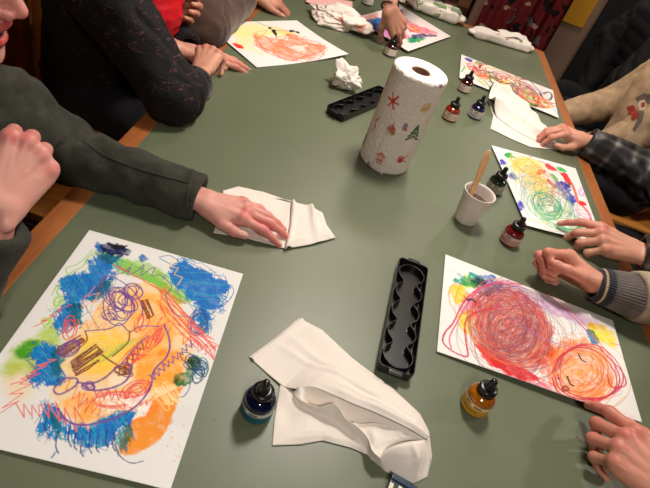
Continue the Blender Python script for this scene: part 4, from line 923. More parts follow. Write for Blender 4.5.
# crumpled tissues
def crumple(loc, size, seed, label, mat, peaks=(), tone=None):
    bm = bmesh.new(); bmesh.ops.create_icosphere(bm, subdivisions=5, radius=1.0)
    V = np.array([v.co[:] for v in bm.verts]); Fc = [[v.index for v in f.verts] for f in bm.faces]; bm.free()
    N = V.copy(); rr = np.random.default_rng(seed)
    ax = unit(rr.normal(size=(34, 3)).T.T[0]); D = rr.normal(size=(34, 3)); D /= np.linalg.norm(D, axis=1)[:, None]; hgt = rr.uniform(0.62, 1.0, 34)
    r = np.min(np.where(N @ D.T > 0.05, hgt[None]/np.maximum(N @ D.T, 0.05), 9), axis=1); r = np.minimum(r, 1.5)
    r = r*(1+0.20*vnoise(N*1.0+seed, 0.35)-0.22*np.maximum(0, 1-np.abs(vnoise(N+seed*2, 0.5))*6)-0.12*np.maximum(0, 1-np.abs(vnoise(N+seed*3, 0.28))*5)+0.05*vnoise(N+seed, 0.1))
    for d, amp, w in peaks: r = r+amp*np.exp(-np.arccos(np.clip(N @ unit(d), -1, 1))**2/(2*w*w))
    X = N*r[:, None]*np.asarray(size)
    X[:, 2] = np.maximum(X[:, 2]+size[2]*0.75, 0.0006+0.0025*(0.5+0.5*vnoise(N*3, 0.4)))
    o = mesh('crumpled_tissue', X, Fc, mat, None, False); o.location = (loc[0], loc[1], TZ+0.0004)
    o.data.polygons.foreach_set('use_smooth', np.ones(len(o.data.polygons), bool))
    return tag(o, label, 'tissue')
crumple(P(342, 88), (0.058, 0.046, 0.042), 5, 'small crumpled white tissue ball beside the tray behind the towel roll', CLOTH, (((-0.5, 0.3, 0.9), 0.55, 0.22), ((0.4, 0.2, 0.8), 0.35, 0.25), ((0.9, -0.4, 0.0), 0.35, 0.2)))
tm2 = Mat('stained_tissue', 0.9, 0.15); tm2.base(tm2.ramp(tm2.noise(16, 3, None, 0.5, 0.8), [(0.0, (238, 226, 216)), (0.60, (236, 222, 212)), (0.68, (226, 120, 90)), (0.74, (236, 222, 212))]))
crumple(P(338, 24), (0.120, 0.085, 0.040), 9, 'crumpled stained tissue lying before the pink sheet at the far end', tm2.m, (((0.8, -0.5, 0.1), 0.35, 0.25), ((-0.9, 0.1, 0.0), 0.30, 0.16), ((0, 0, 1), 0.25, 0.4)))
# pink folded sheet at the far end
G = coons(px3([(305, 4), (330, 10), (350, 14)]), px3([(350, 14), (352, 8), (352, 3)]), px3([(308, -6), (330, -2), (352, 3)]), px3([(305, 4), (306, 0), (308, -6)]), 30, 20); G[..., 2] = TZ+0.006+0.004*vnoise(G, 0.06)
cloth('pink_sheet', [G], plain('pink_paper', (232, 178, 170), 0.8), 'pale pink folded sheet behind the crumpled stained tissue', 'paper')
G = coons(px3([(393, -1), (400, 4), (404, 5)]), px3([(404, 5), (406, 0), (409, -8)]), px3([(393, -9), (400, -9), (409, -8)]), px3([(393, -1), (393, -4), (393, -9)]), 24, 24); G[..., 2] = TZ+0.012+0.012*vnoise(G, 0.05)
cloth('paper_napkin', [G], CLOTH, 'crumpled white napkin at the far table edge above the bracelet wrist', 'napkin')

# ---------------------------------------------------------------- soft wrapped packs at the far end
def pack(c, d, L, W, Hh, mat, name, label, cat, knots=True):
    d = unit(np.asarray(d)[:2]); s = np.array([-d[1], d[0]])
    def fn(X):
        x = np.abs(X[:, 0])-(L/2-Hh*0.75); y = np.abs(X[:, 1])-(W/2-Hh*0.5); z = np.abs(X[:, 2]-Hh*0.5)-0.006
        q = np.sqrt(np.maximum(x, 0)**2+np.maximum(y, 0)**2+np.maximum(z, 0)**2)+np.minimum(np.maximum(np.maximum(x, y), z), 0)
        f = q-(Hh*0.5-0.006)+0.0035*vnoise(X, 0.035)+0.002*vnoise(X+3, 0.016)
        for e in (-1, 1): f = smin(f, ell(X, (e*(L/2-0.012), 0, Hh*0.45), (0.024, W*0.30, Hh*0.24)), 0.012)
        return np.maximum(f, 0.0006-X[:, 2])
    V, F = nets(fn, (-L/2-0.03, -W/2-0.03, -0.004), (L/2+0.03, W/2+0.03, Hh+0.02), 0.0035); V = relax(V, F, 2)
    o = mesh(name, V, F, mat); o.location = (c[0], c[1], TZ+0.0004); o.rotation_euler = (0, 0, math.atan2(d[1], d[0]))
    return tag(o, label, cat)
pm = Mat('printed_wrapper', 0.35, 0.5); ck = pm.ramp(pm.noise(34, 2, pm.coord((1, 2.2, 1)), 0.4), [(0.0, (232, 220, 208)), (0.60, (232, 220, 208)), (0.63, (120, 150, 80)), (0.70, (90, 120, 70)), (0.73, (232, 220, 208))], 'CONSTANT'); pm.base(ck)
a, b = P(409, 7), P(459, 25); pc = (a+b)/2; pd = b-a; PL = float(np.linalg.norm(pd))
wp = pack(pc, pd, PL+0.02, 0.105, 0.062, pm.m, 'wipes_pack', 'plump white plastic wipes pack with green print at the far table edge', 'wipes pack')
# printed blocks on the pack: words too small to read, set as rows of short bars that follow the wrapper
def decal(name, parent, x0, x1, y0, y1, mat, lift=0.0012, n=6):
    me = parent.data; co = np.array([v.co[:] for v in me.vertices]); xs = np.linspace(x0, x1, n); ys = np.linspace(y0, y1, n); V = []; 
    for y in ys:
        for x in xs:
            d2 = (co[:, 0]-x)**2+(co[:, 1]-y)**2; k = np.argsort(d2)[:40]; zz = co[k, 2].max(); V.append((x, y, zz+lift))
    return mesh(name, V, grid_faces(n, n), mat, parent)
gp = plain('green_print', (118, 150, 84), 0.5); dg = plain('dark_print', (70, 84, 66), 0.5); teal = plain('grey_green_print', (120, 140, 118), 0.5)
decal('printed_panel', wp, 0.055, 0.105, -0.040, -0.012, teal); decal('printed_panel', wp, -0.03, 0.035, -0.040, -0.022, gp); decal('printed_panel', wp, -0.11, -0.06, -0.030, -0.012, dg); decal('printed_panel', wp, 0.06, 0.12, 0.010, 0.024, gp); decal('printed_panel', wp, -0.03, 0.03, 0.004, 0.014, dg)
a, b = P(471, 36), P(528, 52); pc = (a+b)/2+np.array([0.0, 0.01, 0]); pd = b-a; PL = float(np.linalg.norm(pd))
p2 = pack(pc, pd, PL+0.02, 0.085, 0.040, clm2.m, 'tissue_pack', 'flat white tissue pack with open folded top near the far table corner', 'tissue pack')
G = []
for i, t in enumerate(np.linspace(0, 1, 30)):
    G.append([(-PL/2*0.15+PL*0.55*t, 0.045-0.075*s+0.02*t, 0.040+0.020*math.sin(PI*min(1, t*1.15))*(1-abs(s-0.5)*1.3)+0.004*math.sin(9*t+4*s)) for s in np.linspace(0, 1, 16)])
G = np.array(G); o = mesh('folded_top', G.reshape(-1, 3), grid_faces(30, 16), CLOTH, p2); md = o.modifiers.new('t', 'SOLIDIFY'); md.thickness = 0.001
decal('printed_mark', p2, 0.07, 0.085, -0.030, -0.014, gp); decal('printed_mark', p2, 0.0, 0.016, -0.032, -0.018, plain('pink_print', (220, 160, 150), 0.6)); decal('printed_mark', p2, -0.05, -0.036, -0.032, -0.02, plain('pink_print', (220, 160, 150), 0.6))

# ---------------------------------------------------------------- dark blue box at the bottom edge
a, b = P(393, 474, 0.02), P(420, 490, 0.02); d = unit((b-a)[:2]); s = np.array([d[1], -d[0]])
bx = empty('small_box', (a[0], a[1], TZ+0.0004), 'small dark blue box with cream lettering beside the cloth', 'box', None, math.atan2(d[1], d[0]))
bxm = plain('blue_card', (24, 52, 72), 0.4)
box('carton', (0, -0.075, 0), (0.062, 0, 0.019), bxm, bx, 0.0012)
box('lid_fold', (0.000, -0.007, 0.0188), (0.062, 0.0005, 0.0215), bxm, bx, 0.0008)
cr = plain('cream_print', (226, 212, 178), 0.5)
for x0, y0, x1, y1 in ((0.0005, -0.075, 0.006, -0.012), (0.013, -0.020, 0.018, -0.010), (0.022, -0.024, 0.026, -0.012), (0.030, -0.020, 0.036, -0.011), (0.040, -0.022, 0.044, -0.011), (0.049, -0.020, 0.055, -0.011)):
    box('printed_letter', (x0, y0, 0.0188), (x1, y1, 0.0193), cr, bx)
# paint spots dried on the table
for i, (u, v, r, c) in enumerate(((231, 336, 0.0010, (30, 30, 50)), (214, 420, 0.0009, (30, 40, 90)), (577, 437, 0.0014, (90, 30, 25)), (581, 441, 0.001, (90, 30, 25)))):
    q = P(u, v); o = lathe('paint_spot', [(r, 0), (r*0.8, 0.0003), (0.0001, 0.0004)], plain('dried_paint', c, 0.4), None, 10); o.location = (q[0], q[1], TZ+0.0003)
    tag(o, ['dark paint speck on the table near the corner of the face drawing', 'blue paint speck on the table left of the teal ink bottle', 'larger brown paint speck beside the lowest hand', 'smaller brown paint speck beside the lowest hand'][i], 'paint speck')
# ---------------------------------------------------------------- people
SKIN = Mat('skin', 0.46, 0.4); SKIN.base(SKIN.attr()); SKIN.b.inputs['Subsurface Weight'].default_value = 0.12
SKIN.b.inputs['Subsurface Radius'].default_value = (0.012, 0.005, 0.003); SKIN.b.inputs['Subsurface Scale'].default_value = 0.5
SKIN.bump(SKIN.noise(420, 3), 0.10, 0.0004); SKINM = SKIN.m
FING = {'index': ((0.028, 0.091, 0.003), (0.046, 0.027, 0.022), 0.06), 'middle': ((0.008, 0.095, 0.006), (0.051, 0.031, 0.023), 0.0),
        'ring': ((-0.012, 0.089, 0.004), (0.047, 0.029, 0.023), -0.05), 'little': ((-0.030, 0.079, -0.001), (0.037, 0.022, 0.020), -0.12)}
def hand(W, F, T, side, flex, thumb=None, spread=1.0, size=1.0, arm=None, tone=((205, 140, 118), (198, 105, 92)), step=0.0018, extra=None, veins=0.0):
    """A hand with its forearm as one skin: W wrist, F towards the knuckles, T towards the thumb; flex gives three bend angles (degrees) per finger."""
    F = unit(F); T = unit(np.asarray(T, float)-F*np.dot(F, T)); N = np.cross(F, T) if side == 'R' else np.cross(T, F)
    A = np.stack([T, F, N])                       # rows: local axes
    k = size; joints = {}; nails = []; red = []
    for nm, (m0, L, sp) in FING.items():
        a = np.cumsum(np.radians(flex[nm])); s = sp*spread; p = np.array(m0)*k; J = [p]
        for ai, Li in zip(a, L):
            d = np.array([math.sin(s)*math.cos(ai), math.cos(s)*math.cos(ai), -math.sin(ai)]); p = p+d*Li*k; J.append(p)
        joints[nm] = J; red += [J[0]+np.array([0, 0, .008]), J[1]]
        up = np.array([math.sin(s)*math.sin(a[2]), math.cos(s)*math.sin(a[2]), math.cos(a[2])]); sdv = np.cross(d, up)
        nails.append((J[2]+(J[3]-J[2])*0.80+up*0.0062*k, np.stack([sdv, d, up]), (0.0050*k, 0.0066*k, 0.0016*k)))
    tb = np.array(thumb if thumb is not None else [(0.018, 0.020, -0.008), (0.043, 0.052, -0.012), (0.055, 0.084, -0.014), (0.060, 0.110, -0.016)])*k
    d = unit(tb[3]-tb[2]); upn = unit(np.cross(np.cross(d, [0.5, 0.0, 0.86]), d)); sdv = np.cross(d, upn)
    nails.append((tb[2]+(tb[3]-tb[2])*0.75+upn*0.0080*k, np.stack([sdv, d, upn]), (0.0064*k, 0.0085*k, 0.0018*k))); red += [tb[2]]
    arm_l = A @ (np.asarray(arm, float)-W) if arm is not None else np.array([0, -0.16, 0])
    an = unit(arm_l)
    def fn(X):
        d = None
        for nm, J in joints.items():
            m0 = J[0]; w0 = np.array([m0[0]*0.55, 0.010*k, 0.0])
            c = cap(X, w0, m0-np.array([0, 0.004, 0.003])*k, 0.0130*k, 0.0112*k); d = c if d is None else smin(d, c, 0.016*k)
        for a, b, r1, r2 in (((0.012, 0.02, -0.006), (0.024, 0.078, -0.006), 0.012, 0.0100), ((-0.016, 0.02, -0.007), (-0.028, 0.066, -0.008), 0.0125, 0.0105), ((0, 0.03, -0.004), (0, 0.085, -0.005), 0.012, 0.011)):
            d = smin(d, cap(X, np.array(a)*k, np.array(b)*k, r1*k, r2*k), 0.014*k)
        d = smin(d, cap(X, tb[0], tb[1], 0.0155*k, 0.0128*k), 0.018*k)          # ball of the thumb
        d = smin(d, cap(X, tb[0]*0.4+np.array([0, 0.01, 0])*k, (tb[1]+np.array([0.01, 0.07, -0.006])*k)/2, 0.013*k, 0.006*k), 0.014*k)
        for J in joints.values():
            m0 = J[0]
            d = smin(d, cap(X, np.array([m0[0]*0.40, 0.022*k, 0.0098*k]), m0+np.array([0, -0.006, 0.0078])*k, 0.0018*k, 0.0030*k), 0.007*k)
            d = smin(d, cap(X, m0+np.array([0, 0, 0.0035])*k, m0+np.array([0, 0.003, 0.0035])*k, 0.0086*k, 0.0082*k), 0.010*k)
        if veins:
            for ch in (((0.012, 0.0, 0.0115), (0.002, 0.03, 0.0135), (0.012, 0.055, 0.0135), (0.018, 0.075, 0.0125)), ((-0.012, 0.0, 0.011), (-0.008, 0.03, 0.013), (-0.020, 0.055, 0.011), (-0.021, 0.07, 0.010)), ((0.002, 0.03, 0.0135), (-0.006, 0.055, 0.014), (-0.003, 0.078, 0.0135))):
                for a, b in zip(ch[:-1], ch[1:]): d = smin(d, cap(X, np.array(a)*k, np.array(b)*k, veins, veins), 0.004)
        # forearm: two bones side by side
        for sx in (-1, 1):
            c0 = np.array([sx*0.0115*k, 0.004*k, 0.0]); c1 = arm_l*0.35+np.array([sx*0.010*k, 0, 0]); c2 = arm_l+np.array([sx*0.006*k, 0, 0])
            d = smin(d, cap(X, c0, c1, 0.0160*k, 0.0195*k), 0.014*k); d = smin(d, cap(X, c1, c2, 0.0195*k, 0.031*k), 0.016*k)
        d = smin(d, ell(X, np.array([-0.021, -0.012, 0.008])*k, np.array([0.008, 0.010, 0.007])*k), 0.010*k)
        fd = None
        for nm, J in joints.items():
            R = np.array([0.0105, 0.0090, 0.0080, 0.0068])*k*(0.88 if nm == 'little' else 1.0)
            f = cap(X, J[0], J[1], R[0], R[1]); f = smin(f, cap(X, J[1], J[2], R[1]*1.0, R[2]), 0.003); f = smin(f, cap(X, J[2], J[3], R[2], R[3]), 0.003)
            dn = (J[1]-J[0])/np.linalg.norm(J[1]-J[0])
            f = smin(f, cap(X, J[1]-dn*0.003, J[1]+dn*0.003, R[1]*1.05, R[1]*1.05), 0.005)
            fd = f if fd is None else np.minimum(fd, f)
        t = cap(X, tb[1], tb[2], 0.0125*k, 0.0108*k); t = smin(t, cap(X, tb[2], tb[3], 0.0110*k, 0.0082*k), 0.004)
        d = smin(d, fd, 0.006*k)
        d = smin(d, t, 0.004*k)
        for c, R3, r3 in nails: d = smin(d, ell(X, c, r3, R3), 0.0012)
        return d
    pts = np.vstack([np.array(J) for J in joints.values()]+[tb, arm_l[None], np.zeros((1, 3))]); pad = 0.045
    lo = pts.min(0)-pad; hi = pts.max(0)+pad
    V, Fc = nets(fn, lo, hi, step); V = relax(V, Fc, 1, 0.45)
    w = np.zeros(len(V))
    for q in red: w = np.maximum(w, np.exp(-((V-q)**2).sum(1)/(0.013*k)**2))
    w = np.maximum(w, 0.75*np.clip(V[:, 1]/k-0.10, 0, 0.04)/0.04)
    w = np.clip(w*0.8+0.35*(vnoise(V, 0.022)+0.2*vnoise(V, 0.007)), 0, 1)[:, None]
    col = lin(tone[0])*(1-w)+lin(tone[1])*w
    for c, R3, r3 in nails:
        q = ((V-c) @ R3.T)/(np.array(r3)*np.array([0.95, 0.95, 1.6])); m = (q**2).sum(1) < 1
        col[m] = col[m]*0.45+lin((226, 172, 156))*0.55
    if side == 'R': Fc = Fc[:, ::-1]
    hand.last = {n: [np.asarray(W)+q @ A for q in J] for n, J in joints.items()}
    return (np.asarray(W)+V @ A, Fc, col)
def same(a, b, c, **kw):
    f = {n: (a, b, c) for n in FING}; f.update(kw); return f

def head(C0, F, U, tone=((206, 142, 120), (200, 110, 95)), step=0.0035, mouth_open=0.0, hair=(70, 50, 40)):
    F = unit(F); U = unit(np.asarray(U, float)-F*np.dot(F, U)); S = np.cross(F, U); A = np.stack([S, F, U])
    mo = mouth_open
    def fn(X):
        X = X.copy(); X[:, 0] = np.abs(X[:, 0])
        d = ell(X, (0, -0.012, 0.035), (0.076, 0.096, 0.086))
        d = smin(d, ell(X, (0, 0.030, -0.030), (0.060, 0.064, 0.085)), 0.03)
        d = smin(d, ell(X, (0, 0.032, -0.078-mo*0.4), (0.050, 0.050, 0.038)), 0.03)
        d = smin(d, ell(X, (0, 0.074, -0.102-mo*0.6), (0.022, 0.016, 0.015)), 0.022)
        d = smin(d, ell(X, (0.040, 0.062, -0.020), (0.020, 0.020, 0.018)), 0.02)
        d = smin(d, cap(X, (0.012, 0.088, 0.036), (0.045, 0.072, 0.036), 0.010, 0.008), 0.014)
        d = smax(d, -ell(X, (0.032, 0.104, 0.016), (0.019, 0.020, 0.014)), 0.012)
        d = np.minimum(d, ell(X, (0.031, 0.075, 0.016), (0.0135, 0.0135, 0.0135)))
        d = smin(d, cap(X, (0, 0.086, 0.026), (0, 0.112, -0.020), 0.0075, 0.0115), 0.010)
        d = smin(d, ell(X, (0.012, 0.099, -0.026), (0.009, 0.012, 0.0085)), 0.006)
        d = smax(d, -ell(X, (0.0065, 0.105, -0.036), (0.0042, 0.006, 0.004)), 0.002)
        d = smin(d, ell(X, (0, 0.088, -0.050), (0.026, 0.012, 0.0075)), 0.006)
        d = smin(d, ell(X, (0, 0.086-mo*0.3, -0.067-mo), (0.023, 0.012, 0.0085)), 0.006)
        d = smax(d, -ell(X, (0, 0.098, -0.0585-mo*0.5), (0.021, 0.022, 0.0022+mo*0.62)), 0.003)
        if mo: d = np.minimum(d, ell(X, (0, 0.078, -0.056), (0.018, 0.010, 0.0055)))
        e = ell(X, (0.077, -0.006, -0.004), (0.010, 0.022, 0.033)); e = smax(e, -ell(X, (0.088, 0.0, -0.002), (0.006, 0.012, 0.020)), 0.004)
        d = smin(d, e, 0.006)
        d = smin(d, cap(X, (0, -0.024, -0.070), (0, -0.050, -0.20), 0.052, 0.056), 0.03)
        return d
    V, Fc = nets(fn, (-0.10, -0.13, -0.26), (0.10, 0.14, 0.135), step); V = relax(V, Fc, 1, 0.4)
    x = np.abs(V[:, 0]); w = np.exp(-((x-0.04)**2+(V[:, 1]-0.07)**2+(V[:, 2]+0.025)**2)/0.03**2)+np.exp(-(x**2+(V[:, 1]-0.115)**2+(V[:, 2]+0.02)**2)/0.02**2)
    w = np.clip(w*0.8+0.3*vnoise(V, 0.03), 0, 1)[:, None]; col = lin(tone[0])*(1-w)+lin(tone[1])*w
    lip = (x < 0.026) & (V[:, 1] > 0.080) & (np.abs(V[:, 2]+0.0585+mo*0.5) < 0.017+mo*0.5); col[lip] = lin((188, 78, 78))
    if mo:
        ins = (x < 0.020) & (np.abs(V[:, 2]+0.0585+mo*0.5) < 0.004+mo*0.55) & (V[:, 1] < 0.090) & (V[:, 1] > 0.06); col[ins] = lin((96, 30, 30))
        te = ins & (V[:, 2] > -0.0625) & (V[:, 1] > 0.074); col[te] = lin((226, 214, 196))
    ey = ((x-0.031)**2+(V[:, 1]-0.075)**2+(V[:, 2]-0.016)**2) < 0.0140**2; col[ey & (V[:, 1] > 0.082)] = lin((225, 215, 208)); col[ey & (((x-0.031)**2+(V[:, 2]-0.016)**2) < 0.0055**2)] = lin((60, 42, 30))
    br = (np.abs(V[:, 2]-0.041) < 0.005) & (x > 0.012) & (x < 0.048) & (V[:, 1] > 0.07); col[br] = lin(hair)*0.8
    def hf(X):
        d = ell(X, (0, -0.016, 0.036), (0.086, 0.106, 0.098))+0.004*vnoise(X*np.array([1, 1, 0.35]), 0.012)
        d = smin(d, ell(X, (0, -0.060, -0.03), (0.075, 0.06, 0.075))+0.004*vnoise(X*np.array([1, 1, 0.35]), 0.012), 0.02)
        return smax(d, -ell(X, (0, 0.098, -0.03), (0.078, 0.10, 0.110)), 0.01)
    hv, hfc = nets(hf, (-0.11, -0.15, -0.13), (0.11, 0.12, 0.16), 0.005)
    W = np.asarray(C0); fl = np.linalg.det(A) < 0
    g = lambda f: f[:, ::-1] if fl else f
    return (W+V @ A, g(Fc), col), (W+hv @ A, g(hfc))

def cloth_mat(name, color, rough=0.9, fuzz=0.25, scale=260, var=0.12):
    m = Mat(name, rough, 0.2, color); c = np.array(color, float)
    m.base(m.ramp(m.noise(30, 4), [(0.25, tuple(c*(1-var))), (0.75, tuple(np.minimum(c*(1+var), 255)))]))
    m.b.inputs['Sheen Weight'].default_value = 0.25 if fuzz > 0.2 else 0.0
    m.bump(m.noise(scale, 4), fuzz, 0.0025); return m
def sleeve(X, S, E, Wc, r, fold=0.006, seed=0.0):
    """Sleeve from shoulder S over elbow E to cuff end Wc with creases gathered at the elbow."""
    d = smin(cap(X, S, E, r[0], r[1]), cap(X, E, Wc, r[1], r[2]), 0.03)
    m = d < 0.05
    if m.any():
        Y = X[m]; n1 = vnoise(Y+seed, 0.055); a = unit(np.asarray(Wc)-E); s = (Y-np.asarray(E, np.float32)) @ a.astype(np.float32)
        el = np.exp(-(s/0.10)**2)
        n2 = vnoise(Y*np.array([1, 1, 1])+seed+4, 0.06); d[m] = d[m]+fold*(0.8*n1+0.45*vnoise(Y+seed+9, 0.026)+(0.2+0.8*el)*0.9*(1-2*np.abs(np.sin(s*PI/0.055+3.4*n2+1.6*vnoise(Y+seed, 0.10)))**0.7)*np.clip(0.6+n1, 0, 1))
    return d
def hollow(d, Wc, E, r, deep=0.05):
    Wc = np.asarray(Wc, float); a = unit(Wc-np.asarray(E)); return lambda X, d: smax(smax(d, (X-Wc.astype(np.float32)) @ a.astype(np.float32), 0.006), -cap(X, Wc-a*deep, Wc+a*0.05, r, r), 0.004)
def person(name, label, spec):
    """Body of one continuous mesh with jacket, trousers, hair and shoes as its children."""
    g = spec; hip = np.asarray(g['hip'], float); Lsh, Rsh = np.asarray(g['L'][0], float), np.asarray(g['R'][0], float); mid = (Lsh+Rsh)/2
    face = unit(g['face']); side = unit(Lsh-Rsh)
    legs = []
    for s in (-1, 1):
        h0 = hip+side*s*0.09; kn = np.asarray(g['knee'], float)+side*s*0.11; ft = np.array([kn[0], kn[1], 0.09])-np.append(face[:2]*0.04, 0)
        legs.append((h0, kn, ft))
    hc = np.asarray(g['head'], float)
    def body(X):
        d = cap(X, hip, mid-np.array([0, 0, 0.10]), 0.10, 0.095); d = smin(d, cap(X, Lsh, Rsh, 0.048, 0.048), 0.05)
        d = smin(d, cap(X, mid, hc-np.array([0, 0, 0.10]), 0.060, 0.052), 0.05)
        for s in ('L', 'R'):
            q = [np.asarray(p, float) for p in g[s]]; d = smin(d, cap(X, q[0], q[1], 0.050, 0.042), 0.03); e = q[1]+(q[2]-q[1])*0.55; d = smin(d, cap(X, q[1], e, 0.040, 0.032), 0.02)
        for h0, kn, ft in legs:
            d = smin(d, cap(X, h0, kn, 0.075, 0.055), 0.03); d = smin(d, cap(X, kn, ft, 0.052, 0.035), 0.02); d = smin(d, cap(X, ft-np.array([0, 0, 0.04]), ft+np.append(face[:2]*0.15, -0.05), 0.035, 0.025), 0.03)
        return d
    pts = np.array([hip, Lsh, Rsh, hc, *[p for s in 'LR' for p in g[s]], *[p for l in legs for p in l]]); lo = pts.min(0)-0.2; hi = pts.max(0)+0.2; lo[2] = 0.0
    bV, bF = nets(body, lo, hi, 0.012); tone = g.get('tone', ((205, 140, 118), (198, 105, 92)))
    hd, hr = head(hc, g['look'], g.get('up', (0, 0, 1)), tone, g.get('hstep', 0.005), g.get('mouth', 0.0), g['hair'])
    V, F, K_ = join([(bV, bF, np.ones((len(bV), 3))*lin(tone[0])), hd]+[h for h in g['hands']])
    o = mesh(name, V, F, SKINM, None, True, K_); tag(o, label, 'person')
    mesh('hair', hr[0], hr[1], cloth_mat('hair', g['hair'], 0.6, 0.5, 200).m, o)
    # jacket
    jr = g.get('r', (0.078, 0.064, 0.046)); fold = g.get('fold', 0.006); cuffs = []
    arms = []
    for s in ('L', 'R'):
        S, E, W = [np.asarray(p, float) for p in g[s]]; ce = np.asarray(g['cuff'+s], float) if 'cuff'+s in g else E+(W-E)*0.93; arms.append((S, E, ce))
    tw = g.get('torso', 0.15)
    def jk(X):
        d = cap(X, hip+np.array([0, 0, 0.02]), mid-np.array([0, 0, 0.10]), tw+0.01, tw); d = smin(d, cap(X, Lsh, Rsh, 0.08, 0.08), 0.08)
        d = smin(d, cap(X, mid-np.array([0, 0, 0.02]), mid+(hc-mid)*0.42, 0.085, 0.072), 0.04)
        m = d < 0.05
        if m.any(): d[m] = d[m]+fold*(0.9*vnoise(X[m]+2, 0.07)+0.5*vnoise(X[m]+6, 0.03))
        if 'quilt' in g:
            m = d < 0.05; Y = X[m]; d[m] = d[m]+0.010*(1-np.abs(np.sin((Y[:, 2]+0.2*Y[:, 0])*PI/0.060))**0.5)
        for (S, E, ce), sd in zip(arms, (1.0, 5.0)):
            t = sleeve(X, S, E, ce, jr, fold, sd)
            if 'quilt' in g:
                m = t < 0.05; Y = X[m]; t[m] = t[m]+0.010*(1-np.abs(np.sin((Y[:, 2]*0.8-Y[:, 1]*0.6)*PI/0.060))**0.5)
            t = hollow(None, ce, E, jr[2]-0.013)(X, t); d = smin(d, t, 0.035)
        if 'open' in g: d = smax(d, -g['open'](X), 0.006)
        return d
    pts = np.array([hip, Lsh, Rsh, mid+(hc-mid)*0.5, *[p for a in arms for p in a]]); lo = pts.min(0)-0.22; hi = pts.max(0)+0.16
    jV, jF = nets(jk, lo, hi, g.get('jstep', 0.007)); jV = relax(jV, jF, 1, 0.4)
    cols = g['jcol'](jV, arms) if 'jcol' in g else None
    j = mesh(g.get('jname', 'jacket'), jV, jF, g['jmat'], o, True, cols)
    def tr(X):
        d = cap(X, legs[0][0], legs[1][0], 0.115, 0.115)
        for h0, kn, ft in legs: d = smin(d, cap(X, h0, kn, 0.092, 0.072), 0.03); d = smin(d, cap(X, kn, ft, 0.072, 0.058), 0.02)
        d = smax(d, 0.07-X[:, 2], 0.004); m = np.abs(d) < 0.04; d[m] += 0.005*vnoise(X[m], 0.05); return d
    pts = np.array([p for l in legs for p in l]); tV, tF = nets(tr, pts.min(0)-0.14, pts.max(0)+0.14, 0.014); mesh('trousers', tV, tF, g.get('tmat', DARKCLOTH), o)
    for h0, kn, ft in legs:
        a = np.append(face[:2], 0)
        def sh(X): return np.maximum(smin(cap(X, ft+np.array([0, 0, -0.03])-a*0.03, ft+a*0.05-np.array([0, 0, 0.045]), 0.048, 0.042), cap(X, ft+a*0.05-np.array([0, 0, 0.05]), ft+a*0.17-np.array([0, 0, 0.055]), 0.044, 0.036), 0.03), 0.001-X[:, 2])
        sV, sF = nets(sh, ft-np.array([0.26, 0.26, 0.12]), ft+np.array([0.26, 0.26, 0.06]), 0.012); mesh('shoe', sV, sF, BLACK, o)
    return o, j
DARKCLOTH = cloth_mat('dark_trousers', (26, 25, 27), 0.9, 0.2).m
CHAIR = wood_mat('chair_wood', (156, 96, 36), (182, 118, 50), 9, 0.45, 0)
def chair(x, y, rz, label, first=[]):
    if first:
        t = copy_tree(first[0])
    else:
        t = empty('dining_chair', (0, 0, 0), '', 'chair', None)
        box('seat', (-0.22, -0.22, 0.415), (0.22, 0.22, 0.44), CHAIR, t, 0.006)
        box('backrest', (-0.235, -0.20, 0.56), (-0.215, 0.20, 0.86), CHAIR, t, 0.006)
        for sx in (-1, 1):
            for sy in (-1, 1):
                bm = bmesh.new(); box_bm(bm, (sx*0.20-0.018-(0.012 if sx < 0 else 0), sy*0.195-0.018, 0), (sx*0.20+0.018-(0.012 if sx < 0 else 0), sy*0.195+0.018, 0.86 if sx < 0 else 0.4145), 0.003); bm_obj('leg', bm, CHAIR, t)
        first.append(t)
    t.location = (x, y, 0); t.rotation_euler = (0, 0, rz); t['label'] = label; t['group'] = 'wooden chairs around the table'; return t

def dirn(a, b): return unit(np.asarray(b)-np.asarray(a))
UPW = np.array([0, 0, 1.0])
PINK = ((216, 156, 142), (212, 112, 108)); WARMS = ((206, 150, 126), (194, 112, 98)); TAN = ((190, 134, 110), (178, 102, 84))
# --- near left: grey fleece, one hand flat on the napkin, the other a raised fist
wA = P(203, 201, 0.032); tA = P(271, 221, 0.012)
elA = P(66, 150, 0.045); shA = P(-2, 116, 0.14)
h1 = hand(wA, dirn(wA, P(238, 210, 0.034)), (0.1, -1, 0.0), 'L', {'index': (16, 14, 10), 'middle': (14, 14, 10), 'ring': (14, 16, 10), 'little': (14, 18, 12)}, spread=1.2, size=0.93, arm=P(120, 170, 0.05), tone=PINK, veins=0.0015,
          thumb=[(0.018, 0.020, -0.008), (0.040, 0.050, -0.012), (0.050, 0.078, -0.016), (0.050, 0.102, -0.020)])
wF = P(-5, 209, 0.20); kF = P(30, 153, 0.24); tocam = unit(np.array([0, 0, TZ+CH])-wF); Ff = dirn(wF, kF)
Tf = np.cross(tocam, Ff)              # right hand seen from the back: thumb side to the left
elR = P(-60, 322, 0.035)
h2 = hand(wF, Ff, Tf, 'R', same(62, 85, 45, little=(70, 85, 45)), size=0.98, arm=wF+(elR-wF)*0.55, tone=PINK, veins=0.0018, thumb=[(0.016, 0.020, -0.012), (0.030, 0.050, -0.030), (0.024, 0.078, -0.044), (0.004, 0.094, -0.050)])
fle = cloth_mat('grey_fleece', (53, 53, 46), 0.95, 0.9, 300, 0.3); fle.b.inputs['Sheen Weight'].default_value = 0.06
mA = P(8, 31, 0.285); lookA = unit([0.93, 0.25, -0.12]); hA = mA-lookA*0.090+UPW*0.058
